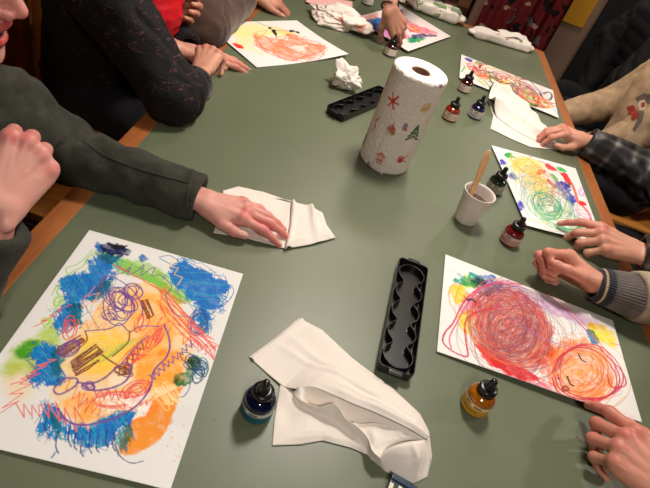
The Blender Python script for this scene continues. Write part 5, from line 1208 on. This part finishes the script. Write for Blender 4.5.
pA, jA = person('person', 'person in a dark grey fleece with one hand flat on a folded white napkin', dict(
    hip=(-1.02, 0.56, 0.53), L=(shA, elA, wA), R=(shA+np.array([-0.12, -0.32, 0.02]), elR, wF), head=hA, look=lookA, face=(1, 0, 0), knee=(-0.52, 0.60, 0.52), hands=[h1, h2], tone=PINK, hair=(60, 45, 35),
    cuffL=P(200, 199, 0.036), cuffR=wF+(elR-wF)*0.10, torso=0.13, r=(0.068, 0.055, 0.046), fold=0.0075, jstep=0.005, jmat=fle.m, jname='fleece_jacket', hstep=0.003, mouth=0.009))
from mathutils.bvhtree import BVHTree
def seam(parent, pts, r, mat, name='sleeve_seam'):
    """A raised seam lying on the garment along a line seen from the table's end."""
    me = parent.data; bv = BVHTree.FromPolygons([v.co for v in me.vertices], [p.vertices for p in me.polygons]); Q = []
    for q in catmull(np.asarray(pts, float), 8):
        d = Vector(RM.T @ np.array([(q[0]-325)/FPX, (q[1]-244)/FPX, 1.0])); h = bv.ray_cast(Vector((0, 0, TZ+CH)), d)
        if h[0] is not None: Q.append(np.array(h[0]))
    return tube(name, Q, r, mat, parent, 8)
seam(jA, [(84, 142), (104, 155), (130, 166), (160, 175), (188, 183)], 0.0022, fle.m)
seam(jA, [(193, 170), (189, 184), (187, 200), (188, 212)], 0.0018, fle.m, 'cuff_hem')
chair(-1.06, 0.56, 0, 'wooden chair under the person in the dark grey fleece')

# --- second on the left: black fleck knit over red, hands folded on the yellow drawing
wB = P(203, 70, 0.045); kB = P(214, 36, 0.075); elB = P(174, 96, 0.055); shB = P(106, -8, 0.20)
h3 = hand(wB, dirn(wB, kB), (-1, 0.15, -0.2), 'R', {'index': (45, 62, 30), 'middle': (50, 65, 30), 'ring': (55, 65, 30), 'little': (58, 60, 30)}, size=0.93, arm=wB+(elB-wB)*0.7, tone=WARMS, veins=0.0014, thumb=[(0.018, 0.020, -0.010), (0.036, 0.050, -0.026), (0.036, 0.076, -0.046), (0.028, 0.096, -0.058)])
wB2 = P(190, 52, 0.025)
h4 = hand(wB2, dirn(wB2, P(252, 65, 0.012)), (0.2, 1, 0.0), 'R' if False else 'L', same(8, 10, 8), spread=0.3, size=0.93, arm=P(150, 40, 0.04), tone=WARMS) if False else hand(wB2, dirn(wB2, P(252, 65, 0.010)), (0.2, -1, 0.0), 'L', same(8, 10, 6), spread=0.35, size=0.93, arm=P(150, 42, 0.04), tone=WARMS, thumb=[(0.016, 0.020, -0.008), (0.034, 0.050, -0.010), (0.038, 0.080, -0.012), (0.034, 0.104, -0.012)])
kn = Mat('black_fleck_knit', 0.85, 0.3); vk = kn.coord((1, 1, 1), (0.4, 0.7, 0.2))
fl = kn.noise(46, 3, kn.coord((1, 1, 2.6), (0.5, 0.3, 0)), 0.6, 1.4)
kn.base(kn.ramp(fl, [(0.0, (15, 14, 15)), (0.62, (20, 18, 19)), (0.66, (120, 62, 78)), (0.70, (36, 28, 31)), (1.0, (60, 50, 54))])); kn.bump(kn.noise(160, 4), 0.6, 0.003)
shB2 = np.array([shB[0]-0.20, shB[1]+0.33, shB[2]])
midB = (shB+shB2)/2
pB, jB = person('person', 'person in a black fleck knit jacket over red with hands folded on a drawing', dict(
    hip=(-0.88, 1.44, 0.53), L=(shB2, np.array([-0.70, 1.48, TZ+0.04]), wB2), R=(shB, elB, wB), head=midB+np.array([0.06, 0.0, 0.27]), look=(1, 0.1, -0.3), face=(1, 0, 0), knee=(-0.50, 1.32, 0.52), hands=[h3, h4], tone=WARMS, hair=(120, 90, 60),
    cuffR=P(197, 84, 0.045), r=(0.080, 0.060, 0.042), fold=0.008, jstep=0.006, jmat=kn.m, jname='knit_jacket', torso=0.138))
redm = cloth_mat('red_quilted_cloth', (190, 18, 30), 0.45, 0.15, 120).m
def rf(X):
    d = cap(X, np.array([-0.80, 1.42, 0.72]), midB+np.array([0.05, 0.04, -0.09]), 0.15, 0.135); d = smax(d, 1.24-X[:, 1], 0.02); m = np.abs(d) < 0.03; d[m] += 0.0022*np.sin(X[m][:, 2]*2*PI/0.024)+0.006*vnoise(X[m], 0.05); return d
rV, rF = nets(rf, (-1.2, 0.95, 0.42), (-0.40, 1.75, 1.25), 0.008); mesh('red_vest', rV, rF, redm, pB)
ringv = cloth_mat('black_rib', (16, 15, 16), 0.8, 0.3).m
aB = unit(P(197, 84, 0.045)-elB); c0 = P(197, 84, 0.045)
tube('ribbed_cuff', [c0-aB*0.045, c0-aB*0.03, c0-aB*0.006, c0+aB*0.004], [0.046, 0.0475, 0.0465, 0.042], ringv, pB, 40)
chair(-0.80, 1.11, 0, 'wooden chair under the person in the black fleck knit, bare seat corner showing')

# --- third on the left: taupe jumper, hand with a ring
wC = P(152, 3, 0.12); kC = P(180, 7, 0.11)
h5 = hand(wC, dirn(wC, kC), (0.1, 0.7, 0.7), 'L', same(45, 80, 40), size=0.95, arm=wC+np.array([-0.2, 0.06, 0.02]), tone=TAN, step=0.0024, thumb=[(0.016, 0.020, -0.010), (0.030, 0.050, -0.024), (0.030, 0.080, -0.030), (0.024, 0.10, -0.034)])
ringJ = hand.last['ring']
wC2 = P(256, -6, 0.045)
h6 = hand(wC2, dirn(wC2, P(285, 6, 0.02)), (0.1, -1, 0.0), 'L', same(25, 35, 20), size=0.95, arm=wC2+(P(214, 22, 0.05)-wC2)*0.8, tone=TAN, step=0.0026)
shC = np.array([-0.88, 1.76, TZ+0.34]); shC2 = np.array([-0.86, 2.12, TZ+0.34])
pC, jC = person('person', 'person in a taupe jumper wearing a finger ring, beyond the black fleck knit', dict(
    hip=(-1.02, 1.94, 0.53), R=(shC, np.array([-0.84, 1.62, TZ+0.07]), wC), L=(shC2, P(206, 26, 0.04), wC2), head=(-0.80, 1.94, TZ+0.66), look=(1, 0, -0.2), face=(1, 0, 0), knee=(-0.55, 1.94, 0.52), hands=[h5, h6], tone=TAN, hair=(50, 40, 34),
    cuffR=wC+(np.array([-0.84, 1.62, TZ+0.07])-wC)*0.35, cuffL=wC2+(P(206, 26, 0.04)-wC2)*0.25, jmat=cloth_mat('taupe_knit', (76, 56, 47), 0.9, 0.3, 200).m, jname='jumper', jstep=0.008))
ra = unit(ringJ[1]-ringJ[0]); rc = ringJ[0]*0.45+ringJ[1]*0.55; r1 = unit(np.cross(ra, UPW)); r2 = np.cross(ra, r1)
tube('finger_ring', [rc+0.0105*(r1*math.cos(q)+r2*math.sin(q)) for q in np.linspace(0, 2*PI, 25)], 0.0016, plain('gold', (212, 170, 90), 0.25, 0.5, 1.0), pC, 8)
chair(-1.06, 1.94, 0, 'wooden chair under the person in the taupe jumper')

# --- far end: hand with a black bracelet lifting a bottle
wD = P(389.5, 9, 0.135); gD = HELD+np.array([0, 0, 0.064])
h7 = hand(wD, dirn(wD, P(398, 29, 0.075)), (-0.80, -0.55, 0.0), 'L', {'index': (14, 20, 12), 'middle': (22, 24, 14), 'ring': (28, 28, 16), 'little': (34, 30, 18)}, size=0.98, arm=wD+np.array([-0.05, 0.20, 0.12]), tone=TAN, step=0.0022, spread=0.7,
          thumb=[(0.018, 0.020, -0.010), (0.044, 0.048, -0.022), (0.058, 0.078, -0.034), (0.058, 0.104, -0.040)])
pD, jD = person('person', 'person at the far end reaching down to an ink bottle, black bracelet on the wrist', dict(
    hip=(-0.12, 3.28, 0.53), L=(np.array([0.06, 3.02, TZ+0.38]), np.array([0.02, 2.72, TZ+0.30]), wD), R=(np.array([-0.36, 3.04, TZ+0.38]), np.array([-0.48, 3.02, TZ+0.12]), np.array([-0.38, 2.80, TZ+0.06])), head=(-0.15, 3.0, TZ+0.66), look=(0, -1, -0.3), face=(0, -1, 0), knee=(-0.14, 2.92, 0.52),
    hands=[h7, hand(np.array([-0.38, 2.80, TZ+0.06]), (0.3, -1, -0.2), (1, 0.3, 0), 'R', same(20, 25, 15), arm=np.array([-0.44, 2.92, TZ+0.09]), tone=TAN, step=0.004)], tone=TAN, hair=(40, 32, 28), cuffL=np.array([0.0, 2.60, TZ+0.28]), jmat=cloth_mat('plum_knit', (70, 40, 46), 0.9, 0.3, 200).m, jname='jumper', jstep=0.010))
bm = bmesh.new(); adv = unit(np.array([-0.05, 0.20, 0.12])); cc = wD+adv*0.012; s1 = np.array([1, 0, 0.0]); s2 = np.cross(adv, s1); s1 = np.cross(s2, adv)
rings = []
for a in np.linspace(0, 2*PI, 36, endpoint=False):
    e = s1*math.cos(a)*0.031+s2*math.sin(a)*0.0225; n0 = unit(e); rings.append([bm.verts.new(Vector(cc+e+n0*0.0035*math.cos(b)+adv*0.0035*math.sin(b))) for b in np.linspace(0, 2*PI, 8, endpoint=False)])
for i in range(36):
    for q in range(8): bm.faces.new((rings[i][q], rings[i][(q+1) % 8], rings[(i+1) % 36][(q+1) % 8], rings[(i+1) % 36][q]))
bmesh.ops.recalc_face_normals(bm, faces=bm.faces[:])
bm_obj('bracelet', bm, BLACK, pD, True)
chair(-0.12, 3.30, -PI/2, 'wooden chair at the far end of the table')

# --- right side, nearest: grey zip jacket with knit cuff
wH = P(598, 285, 0.045); kH = P(566, 263, 0.058)
h8 = hand(wH, dirn(wH, kH), (0.05, -0.55, 0.83), 'R', {'index': (30, 102, 56), 'middle': (36, 102, 55), 'ring': (44, 100, 55), 'little': (50, 96, 55)}, size=1.06, arm=P(632, 296, 0.055), tone=((204, 140, 118), (196, 106, 94)), thumb=[(0.016, 0.018, -0.014), (0.038, 0.052, -0.026), (0.045, 0.086, -0.036), (0.038, 0.114, -0.038)])
wH2 = P(680, 500, 0.085)
h9 = hand(wH2, dirn(wH2, P(634, 455, 0.078)), (0.35, 0.85, 0.35), 'L', {'index': (22, 22, 12), 'middle': (40, 62, 30), 'ring': (46, 66, 32), 'little': (52, 66, 32)}, size=1.06, arm=P(740, 540, 0.11), tone=((204, 140, 118), (196, 106, 94)), thumb=[(0.018, 0.020, -0.010), (0.038, 0.052, -0.016), (0.046, 0.086, -0.022), (0.044, 0.114, -0.028)])
shH = np.array([1.12, 0.96, TZ+0.36]); shH2 = np.array([1.08, 0.54, TZ+0.36])
jm = cloth_mat('beige_grey_cotton', (158, 142, 122), 0.85, 0.2, 260).m
elH = np.array([0.98, 1.04, TZ+0.09])
cH = P(631, 295, 0.055)
pH, jH = person('person', 'person in a beige grey jacket with striped knit cuff, fist behind the red tangle drawing', dict(
    hip=(1.22, 0.76, 0.53), R=(shH, elH, wH), L=(shH2, np.array([0.92, 0.42, TZ+0.13]), wH2), head=(1.06, 0.75, TZ+0.68), look=(-1, 0, -0.3), face=(-1, 0, 0), knee=(0.86, 0.76, 0.52), hands=[h8, h9], hair=(60, 50, 44),
    cuffR=cH, cuffL=wH2+(np.array([0.92, 0.42, TZ+0.13])-wH2)*0.25, r=(0.084, 0.070, 0.055), jmat=jm, jstep=0.006))
def cuff(parent, W0, W1, r0, r1, bands, name, mat_fn, ribs=46, oval=0.8):
    """Ribbed knit band from W0 (hand end) to W1; bands: (from, to, colour)."""
    a = unit(np.asarray(W1)-W0); L = np.linalg.norm(np.asarray(W1)-W0); s = unit(np.cross(a, UPW)); u = np.cross(s, a)
    for i, (t0, t1, c) in enumerate(bands):
        V = []; n = ribs*4; ts = np.linspace(t0, t1, 8)
        for t in list(ts):
            r = r0+(r1-r0)*t; ed = 0.0012*(1 if 0.01 < (t-t0) and (t1-t) > 0.01 else 0)
            for q in range(n):
                b = 2*PI*q/n; rr = r+ed+0.0011*math.cos(b*ribs); V.append(np.asarray(W0)+a*L*t+rr*(s*math.cos(b)+u*oval*math.sin(b)))
        rr = 0.82
        for q in range(n):
            b = 2*PI*q/n; V.append(np.asarray(W0)+a*L*t0+(r0+(r1-r0)*t0)*rr*(s*math.cos(b)+u*oval*math.sin(b)))
        F = [(i2*n+q, i2*n+(q+1) % n, (i2+1)*n+(q+1) % n, (i2+1)*n+q) for i2 in range(7) for q in range(n)]+[(8*n+q, 8*n+(q+1) % n, (q+1) % n, q) for q in range(n)]
        mesh(name, V, F, mat_fn(c), parent)
knit = {}
def kmat(c):
    if c not in knit: knit[c] = cloth_mat('knit', c, 0.9, 0.3, 400).m
    return knit[c]
c0 = P(594, 284, 0.046)
cuff(pH, c0, cH+(cH-c0)*0.12, 0.040, 0.056, [(0.0, 0.11, (40, 44, 52)), (0.11, 0.17, (176, 152, 118)), (0.17, 0.34, (38, 42, 50)), (0.34, 1.0, (92, 84, 82))], 'knit_cuff', kmat)
chair(1.26, 0.76, PI, 'wooden chair under the person in the beige grey jacket with knit cuffs')

# --- right side, second: black and white checked shirt
wG = P(584, 140, 0.042); kG = P(561, 130, 0.056)
h10 = hand(wG, dirn(wG, kG), (-0.15, -1, 0.1), 'R', {'index': (34, 34, 22), 'middle': (36, 34, 22), 'ring': (36, 36, 22), 'little': (38, 36, 22)}, size=1.02, arm=P(616, 152, 0.05), tone=WARMS, step=0.002, thumb=[(0.018, 0.020, -0.012), (0.038, 0.050, -0.024), (0.042, 0.080, -0.036), (0.036, 0.104, -0.040)])
wG2 = P(636, 252, 0.048)
h11 = hand(wG2, dirn(wG2, P(614, 243, 0.050)), (-0.1, 0.9, 0.25), 'L', {'index': (14, 22, 14), 'middle': (34, 40, 22), 'ring': (42, 52, 26), 'little': (48, 56, 28)}, size=1.05, arm=P(680, 268, 0.075), tone=WARMS, thumb=[(0.018, 0.020, -0.010), (0.042, 0.050, -0.014), (0.054, 0.080, -0.018), (0.052, 0.106, -0.022)])
shG = np.array([1.10, 1.72, TZ+0.33]); shG2 = np.array([1.06, 1.30, TZ+0.33]); elG = P(654, 182, 0.02); elG2 = np.array([0.96, 1.14, TZ+0.13])
def plaid(V, arms):
    c = np.ones((len(V), 3))*lin((17, 17, 18)); best = np.full(len(V), 9.0); s = np.zeros(len(V)); t = np.zeros(len(V)); off = 0
    for S, E, W in arms:
        for a, b in ((S, E), (E, W)):
            ab = b-a; L = np.linalg.norm(ab); u = unit(ab); q = V-a; w = np.clip(q @ u, 0, L); r = q-np.outer(w, u); d = np.linalg.norm(r, axis=1)
            n1 = unit(np.cross(u, UPW)); n2 = np.cross(n1, u); m = d < best; best[m] = d[m]; s[m] = (w+off)[m]; t[m] = np.arctan2(r @ n2, r @ n1)[m]*0.055
    tor = best > 0.095; s[tor] = V[tor, 2]; t[tor] = V[tor, 1]
    def band(x, p, w): x = np.abs((x/p+0.5) % 1-0.5)*p; return np.exp(-(x/w)**2)
    k = 0.10*band(s, 0.058, 0.006)+0.10*band(t, 0.058, 0.006)+0.40*band(s, 0.058, 0.009)*band(t, 0.058, 0.008)+0.07*band(s+0.02, 0.066, 0.004)+0.07*band(t+0.018, 0.066, 0.004); k = k*(0.7+0.6*np.clip(vnoise(V, 0.05), -0.5, 1))
    return c*(1-np.clip(k, 0, 1))[:, None]+lin((178, 172, 164))*np.clip(k, 0, 1)[:, None]
plm = Mat('checked_flannel', 0.45, 0.45); plm.base(plm.attr()); plm.bump(plm.noise(240, 3), 0.2, 0.0015)
pG, jG = person('person', 'person in a black and white checked shirt with one hand on the loosely folded napkin', dict(
    hip=(1.20, 1.52, 0.53), R=(shG, elG, wG), L=(shG2, elG2, wG2), head=(1.02, 1.51, TZ+0.66), look=(-1, 0, -0.3), face=(-1, 0, 0), knee=(0.82, 1.52, 0.52), hands=[h10, h11], tone=WARMS, hair=(46, 38, 34),
    cuffR=P(586, 141.5, 0.044), cuffL=P(641, 253, 0.052), r=(0.086, 0.078, 0.050), fold=0.010, jmat=plm.m, jcol=plaid, jname='checked_shirt', jstep=0.005))
chair(1.24, 1.52, PI, 'wooden chair under the person in the checked shirt')

# --- right side, third: beige sweatshirt with a printed motif
shF = np.array([1.10, 2.40, TZ+0.28]); shF2 = np.array([1.02, 2.04, TZ+0.21]); wF2 = np.array([0.76, 2.10, TZ-0.16])
bei = cloth_mat('beige_sweatshirt', (172, 146, 116), 0.9, 0.2, 260).m
wFr = np.array([0.70, 2.30, TZ-0.13])
pF, jF_ = person('person', 'person in a beige sweatshirt with a red and grey printed motif', dict(
    hip=(1.09, 2.20, 0.53), R=(shF, np.array([0.98, 2.46, TZ-0.01]), wFr), L=(shF2, np.array([0.94, 2.06, TZ-0.03]), wF2), head=(1.00, 2.20, TZ+0.58), look=(-1, 0, -0.3), face=(-1, 0, 0), knee=(0.72, 2.18, 0.52),
    hands=[hand(wFr, (-1, -0.2, -0.3), (0, -1, 0.2), 'R', same(25, 30, 20), arm=np.array([0.90, 2.40, TZ-0.06]), step=0.0035), hand(wF2, (-1, 0.2, -0.3), (0, 1, 0.2), 'L', same(25, 30, 20), arm=np.array([0.92, 2.04, TZ-0.05]), step=0.0035)], hair=(58, 46, 38), r=(0.090, 0.074, 0.050), fold=0.006, jmat=bei, jname='sweatshirt', jstep=0.007, torso=0.165))
from mathutils.bvhtree import BVHTree
def motif(parent, pts, mat, name='printed_motif', sub=10, lift=0.0025):
    """A printed shape laid on the cloth: its outline sampled on the garment's own surface."""
    me = parent.data; bv = BVHTree.FromPolygons([v.co for v in me.vertices], [p.vertices for p in me.polygons]); o = Vector((0, 0, TZ+CH))
    pts = np.asarray(pts, float); c = pts.mean(0); V = []; F = []; n = len(pts)*3; ring = np.concatenate([a_+(b_-a_)*np.linspace(0, 1, 5, endpoint=False)[:, None] for a_, b_ in zip(pts, np.roll(pts, -1, 0))]); n = len(ring)
    for i in range(sub+1):
        for p in ring:
            q = c+(p-c)*(i/sub); d = RM.T @ np.array([(q[0]-325)/FPX, (q[1]-244)/FPX, 1.0]); h = bv.ray_cast(o, Vector(d))
            V.append(np.array(h[0]+h[1]*lift) if h[0] is not None and h[1].dot(Vector(d)) < 0 else (np.array(h[0]-h[1]*lift) if h[0] is not None else V[-1] if V else np.array(P(q[0], q[1], 0.1))))
    for i in range(sub):
        for k in range(n): F.append((i*n+k, i*n+(k+1) % n, (i+1)*n+(k+1) % n, (i+1)*n+k))
    return mesh(name, V, F, mat, parent)
chair(1.10, 2.20, PI, 'wooden chair under the person in the beige sweatshirt')
RDP, GRP, WHP = plain('red_print', (150, 44, 34), 0.8), plain('grey_print', (98, 86, 80), 0.8), plain('pale_print', (196, 178, 160), 0.8)
motif(jF_, [(627, 107), (634, 105), (640, 116), (633, 121)], RDP)
motif(jF_, [(636, 98), (644, 93), (652, 95), (650, 104), (642, 106)], GRP)
motif(jF_, [(640, 101), (645, 100), (648, 105), (645, 110), (640, 111), (638, 106)], WHP, lift=0.0032)
motif(jF_, [(638, 110), (645, 112), (642, 122), (635, 131), (633, 129), (638, 120)], GRP)
motif(jF_, [(642, 103), (646, 103), (646, 107), (642, 109)], RDP, lift=0.004)
# --- right side, farthest: black quilted coat
pE, jE = person('person', 'person in a black quilted coat seated beyond the beige sweatshirt', dict(
    hip=(1.28, 2.84, 0.53), R=(np.array([1.16, 3.06, TZ+0.36]), np.array([1.02, 3.10, TZ+0.08]), np.array([0.98, 2.90, TZ-0.26])), L=(np.array([1.12, 2.62, TZ+0.34]), np.array([1.02, 2.58, TZ+0.04]), np.array([0.98, 2.76, TZ-0.26])), head=(1.10, 2.84, TZ+0.66), look=(-1, 0, -0.2), face=(-1, 0, 0), knee=(0.88, 2.82, 0.52),
    hands=[hand(np.array([0.98, 2.90, TZ-0.26]), (-0.6, -0.8, -0.3), (-0.5, 0.2, 0.8), 'R', same(30, 40, 20), arm=np.array([1.0, 3.0, TZ-0.13]), step=0.004), hand(np.array([0.98, 2.76, TZ-0.26]), (-0.6, 0.8, -0.3), (-0.5, -0.2, 0.8), 'L', same(30, 40, 20), arm=np.array([1.0, 2.67, TZ-0.14]), step=0.004)], hair=(30, 26, 24), r=(0.095, 0.085, 0.055), quilt=1, jmat=plain('black_nylon', (13, 13, 15), 0.8, 0.25), jname='quilted_coat', jstep=0.008, torso=0.19))
chair(1.32, 2.84, PI, 'wooden chair under the person in the black quilted coat')
# --- standing beyond the far right corner: long dark red patterned skirt
# ---------------------------------------------------------------- room
def structure(o): o['kind'] = 'structure'; return o
XL, XR, YF, YN, ZC = -1.9, 2.6, 4.2, -2.2, 2.6
flm = Mat('dark_floor', 0.5, 0.4); flm.base(flm.ramp(flm.noise(6, 4), [(0.3, (34, 24, 20)), (0.7, (48, 34, 27))])); 
structure(box('floor', (XL, YN, -0.05), (XR, YF, 0), flm.m))
structure(box('ceiling', (XL, YN, ZC), (XR, YF, ZC+0.05), plain('warm_plaster', (190, 170, 140), 0.9)))
structure(box('wall_left', (XL-0.05, YN, 0), (XL, YF, ZC), wood_mat('wall_panelling', (120, 70, 24), (146, 90, 34), 7, 0.5, 2)))
structure(box('wall_right', (XR, YN, 0), (XR+0.05, YF, ZC), plain('dark_wall', (52, 40, 32), 0.9)))
structure(box('wall_near', (XL, YN-0.05, 0), (XR, YN, ZC), plain('tan_wall', (150, 120, 84), 0.9)))
# far wall: brown checked tiles on the left, a yellow panel over a taupe dado on the right
tlm = Mat('checked_tiles', 0.5, 0.4); chk = tlm.n('ShaderNodeTexChecker'); chk.inputs['Scale'].default_value = 11
chk.inputs['Color1'].default_value = col4((62, 36, 24)); chk.inputs['Color2'].default_value = col4((122, 80, 56)); tlm.l(tlm.coord((1, 0, 1)), chk.inputs['Vector']); tlm.base(chk.outputs[0])
structure(box('wall_far', (XL, YF, 0), (XR, YF+0.05, ZC), plain('taupe_wall', (140, 112, 92), 0.9)))

structure(box('trim_1', (XL, YF-0.012, 0), (0.62, YF, ZC), tlm.m))
structure(box('trim_2', (0.62, YF-0.012, 0.60), (1.14, YF, ZC), plain('yellow_paint', (205, 145, 20), 0.7)))
structure(box('door_1', (1.20, YF-0.04, 0), (2.2, YF, 2.1), plain('dark_door', (14, 12, 12), 0.7)))
# red patterned curtain hanging behind the far corner, beside a thin black pole
cm_ = Mat('patterned_curtain', 0.85, 0.2)
vc = cm_.coord((1, 0.3, 0.9), (0, 0.5, 0)); vo = cm_.n('ShaderNodeTexVoronoi'); vo.inputs['Scale'].default_value = 22; vo.inputs['Randomness'].default_value = 0.9
nz = cm_.n('ShaderNodeTexNoise'); nz.inputs['Scale'].default_value = 16; cm_.l(vc, nz.inputs['Vector'])
ad = cm_.n('ShaderNodeVectorMath'); ad.operation = 'MULTIPLY_ADD'; ad.inputs[1].default_value = (0.09, 0.09, 0.09); cm_.l(nz.outputs['Color'], ad.inputs[0]); cm_.l(vc, ad.inputs[2]); cm_.l(ad.outputs[0], vo.inputs['Vector'])
se = cm_.n('ShaderNodeSeparateColor'); cm_.l(vo.outputs['Color'], se.inputs[0])
pc_ = cm_.ramp(se.outputs[0], [(0.0, (92, 22, 22)), (0.36, (156, 130, 106)), (0.50, (18, 12, 13)), (0.76, (92, 84, 84)), (0.88, (92, 22, 22))], 'CONSTANT')
mk = cm_.n('ShaderNodeMath'); mk.operation = 'LESS_THAN'; mk.inputs[1].default_value = 0.46; cm_.l(vo.outputs['Distance'], mk.inputs[0])
mx = cm_.n('ShaderNodeMix'); mx.data_type = 'RGBA'; mx.inputs[6].default_value = col4((92, 22, 22)); cm_.l(mk.outputs[0], mx.inputs[0]); cm_.l(pc_, mx.inputs[7]); cm_.base(mx.outputs[2])
def drape(name, x0, x1, y, z0, z1, k, amp, mat, parent):
    n, mth = 120, 16; V = []
    for j in range(mth):
        t = j/(mth-1); z = z1+(z0-z1)*t
        for i in range(n):
            s = i/(n-1); V.append((x0+(x1-x0)*s, y+amp*(0.5+0.5*t)*math.sin(s*k*2*PI+0.6*math.sin(s*9)), z))
    o = mesh(name, V, grid_faces(mth, n)[:, ::-1], mat, parent); md = o.modifiers.new('t', 'SOLIDIFY'); md.thickness = 0.002; return o
cu = empty('curtain', (0, 0, 0), 'dark red patterned curtain hanging behind the far corner of the table', 'curtain')
drape('curtain_cloth', 0.35, 0.775, 3.27, 0.03, 2.15, 5, 0.022, cm_.m, cu)
drape('lining', 0.30, 0.36, 3.285, 0.03, 2.15, 1, 0.01, plain('curtain_lining', (118, 84, 72), 0.9), cu)
tube('rod', [(0.25, 3.275, 2.17), (0.90, 3.275, 2.17)], 0.012, BLACK, cu, 12)
for x in (0.27, 0.88): box('rod_bracket', (x-0.008, 3.267, 2.17), (x+0.008, 3.283, ZC), BLACK, cu)
po = empty('pole', (0.285, 3.25, 0), 'thin black upright pole at the left edge of the red curtain', 'pole')
lathe('shaft', [(0.009, 0.01), (0.009, 2.0), (0.004, 2.01)], BLACK, po, 16); lathe('foot', [(0.09, 0.0), (0.09, 0.008), (0.02, 0.014)], BLACK, po, 32)
# ---------------------------------------------------------------- lamps and camera
def lamp(name, loc, watts, size, color, label, up=0):
    t = empty(name, loc, label, 'lamp')
    lathe('lamp_shade', [(size*1.05, 0.0), (size*1.08, 0.0), (size*0.5, 0.16), (0.03, 0.19), (0.03, 0.20)], plain('lamp_shade', (225, 205, 170), 0.6), t, 40, True, False)
    tube('cord', [(0, 0, 0.19), (0, 0, ZC-loc[2])], 0.004, BLACK, t, 8)
    L = bpy.data.lights.new(name+'_light', 'AREA'); L.shape = 'DISK'; L.size = size*1.8; L.energy = watts; L.color = color; L.spread = PI
    o = bpy.data.objects.new('bulb', L); C.objects.link(o); o.parent = t; o.location = (0, 0, 0.02)
    if up:
        L2 = bpy.data.lights.new(name+'_uplight', 'AREA'); L2.shape = 'DISK'; L2.size = size*0.9; L2.energy = up; L2.color = (1.0, 0.78, 0.55)
        o2 = bpy.data.objects.new('added_ceiling_fill', L2); C.objects.link(o2); o2.parent = t; o2.location = (0, 0, 0.215); o2.rotation_euler = (PI, 0, 0)  # added upward fill: warms the ceiling so the table top reflects brown
    return t
WARM = (1.0, 0.935, 0.86)
lamp('pendant_lamp', (0.15, 1.45, TZ+1.45), 23, 0.16, WARM, 'pendant lamp over the middle of the green table')
lamp('pendant_lamp', (2.2, 1.72, TZ+1.40), 20, 0.14, WARM, 'pendant lamp above the people on the right side of the table')
lamp('pendant_lamp', (0.25, -0.60, TZ+1.40), 17, 0.14, WARM, 'pendant lamp over the near end of the table')
lamp('pendant_lamp', (0.0, 2.55, TZ+1.50), 9, 0.16, WARM, 'pendant lamp over the far end of the table', 14)
lamp('pendant_lamp', (0.95, 3.72, TZ+1.45), 9, 0.13, WARM, 'added unseen lamp brightening the far wall and yellow panel behind the red curtain')  # added fill lamp, out of view, to lift the dark wall and yellow panel
w = bpy.data.worlds.new('room_air'); bpy.context.scene.world = w; w.use_nodes = True
w.node_tree.nodes['Background'].inputs[0].default_value = (1.0, 0.85, 0.68, 1); w.node_tree.nodes['Background'].inputs[1].default_value = 0.05
cam = bpy.data.cameras.new('camera'); co = bpy.data.objects.new('camera', cam); C.objects.link(co); bpy.context.scene.camera = co
cam.sensor_fit = 'HORIZONTAL'; cam.sensor_width = 36; cam.lens = FPX/650*36; cam.clip_start = 0.02; cam.clip_end = 50
M = Matrix.Identity(4)
for i in range(3): M[i][0] = RM[0][i]; M[i][1] = -RM[1][i]; M[i][2] = -RM[2][i]
M[2][3] = TZ+CH; co.matrix_world = M
sc = bpy.context.scene; vs_ = sc.view_settings
vs_.view_transform = 'Standard'; vs_.look = 'None'; vs_.gamma = 1.0; vs_.use_curve_mapping = False; vs_.exposure = 0.12
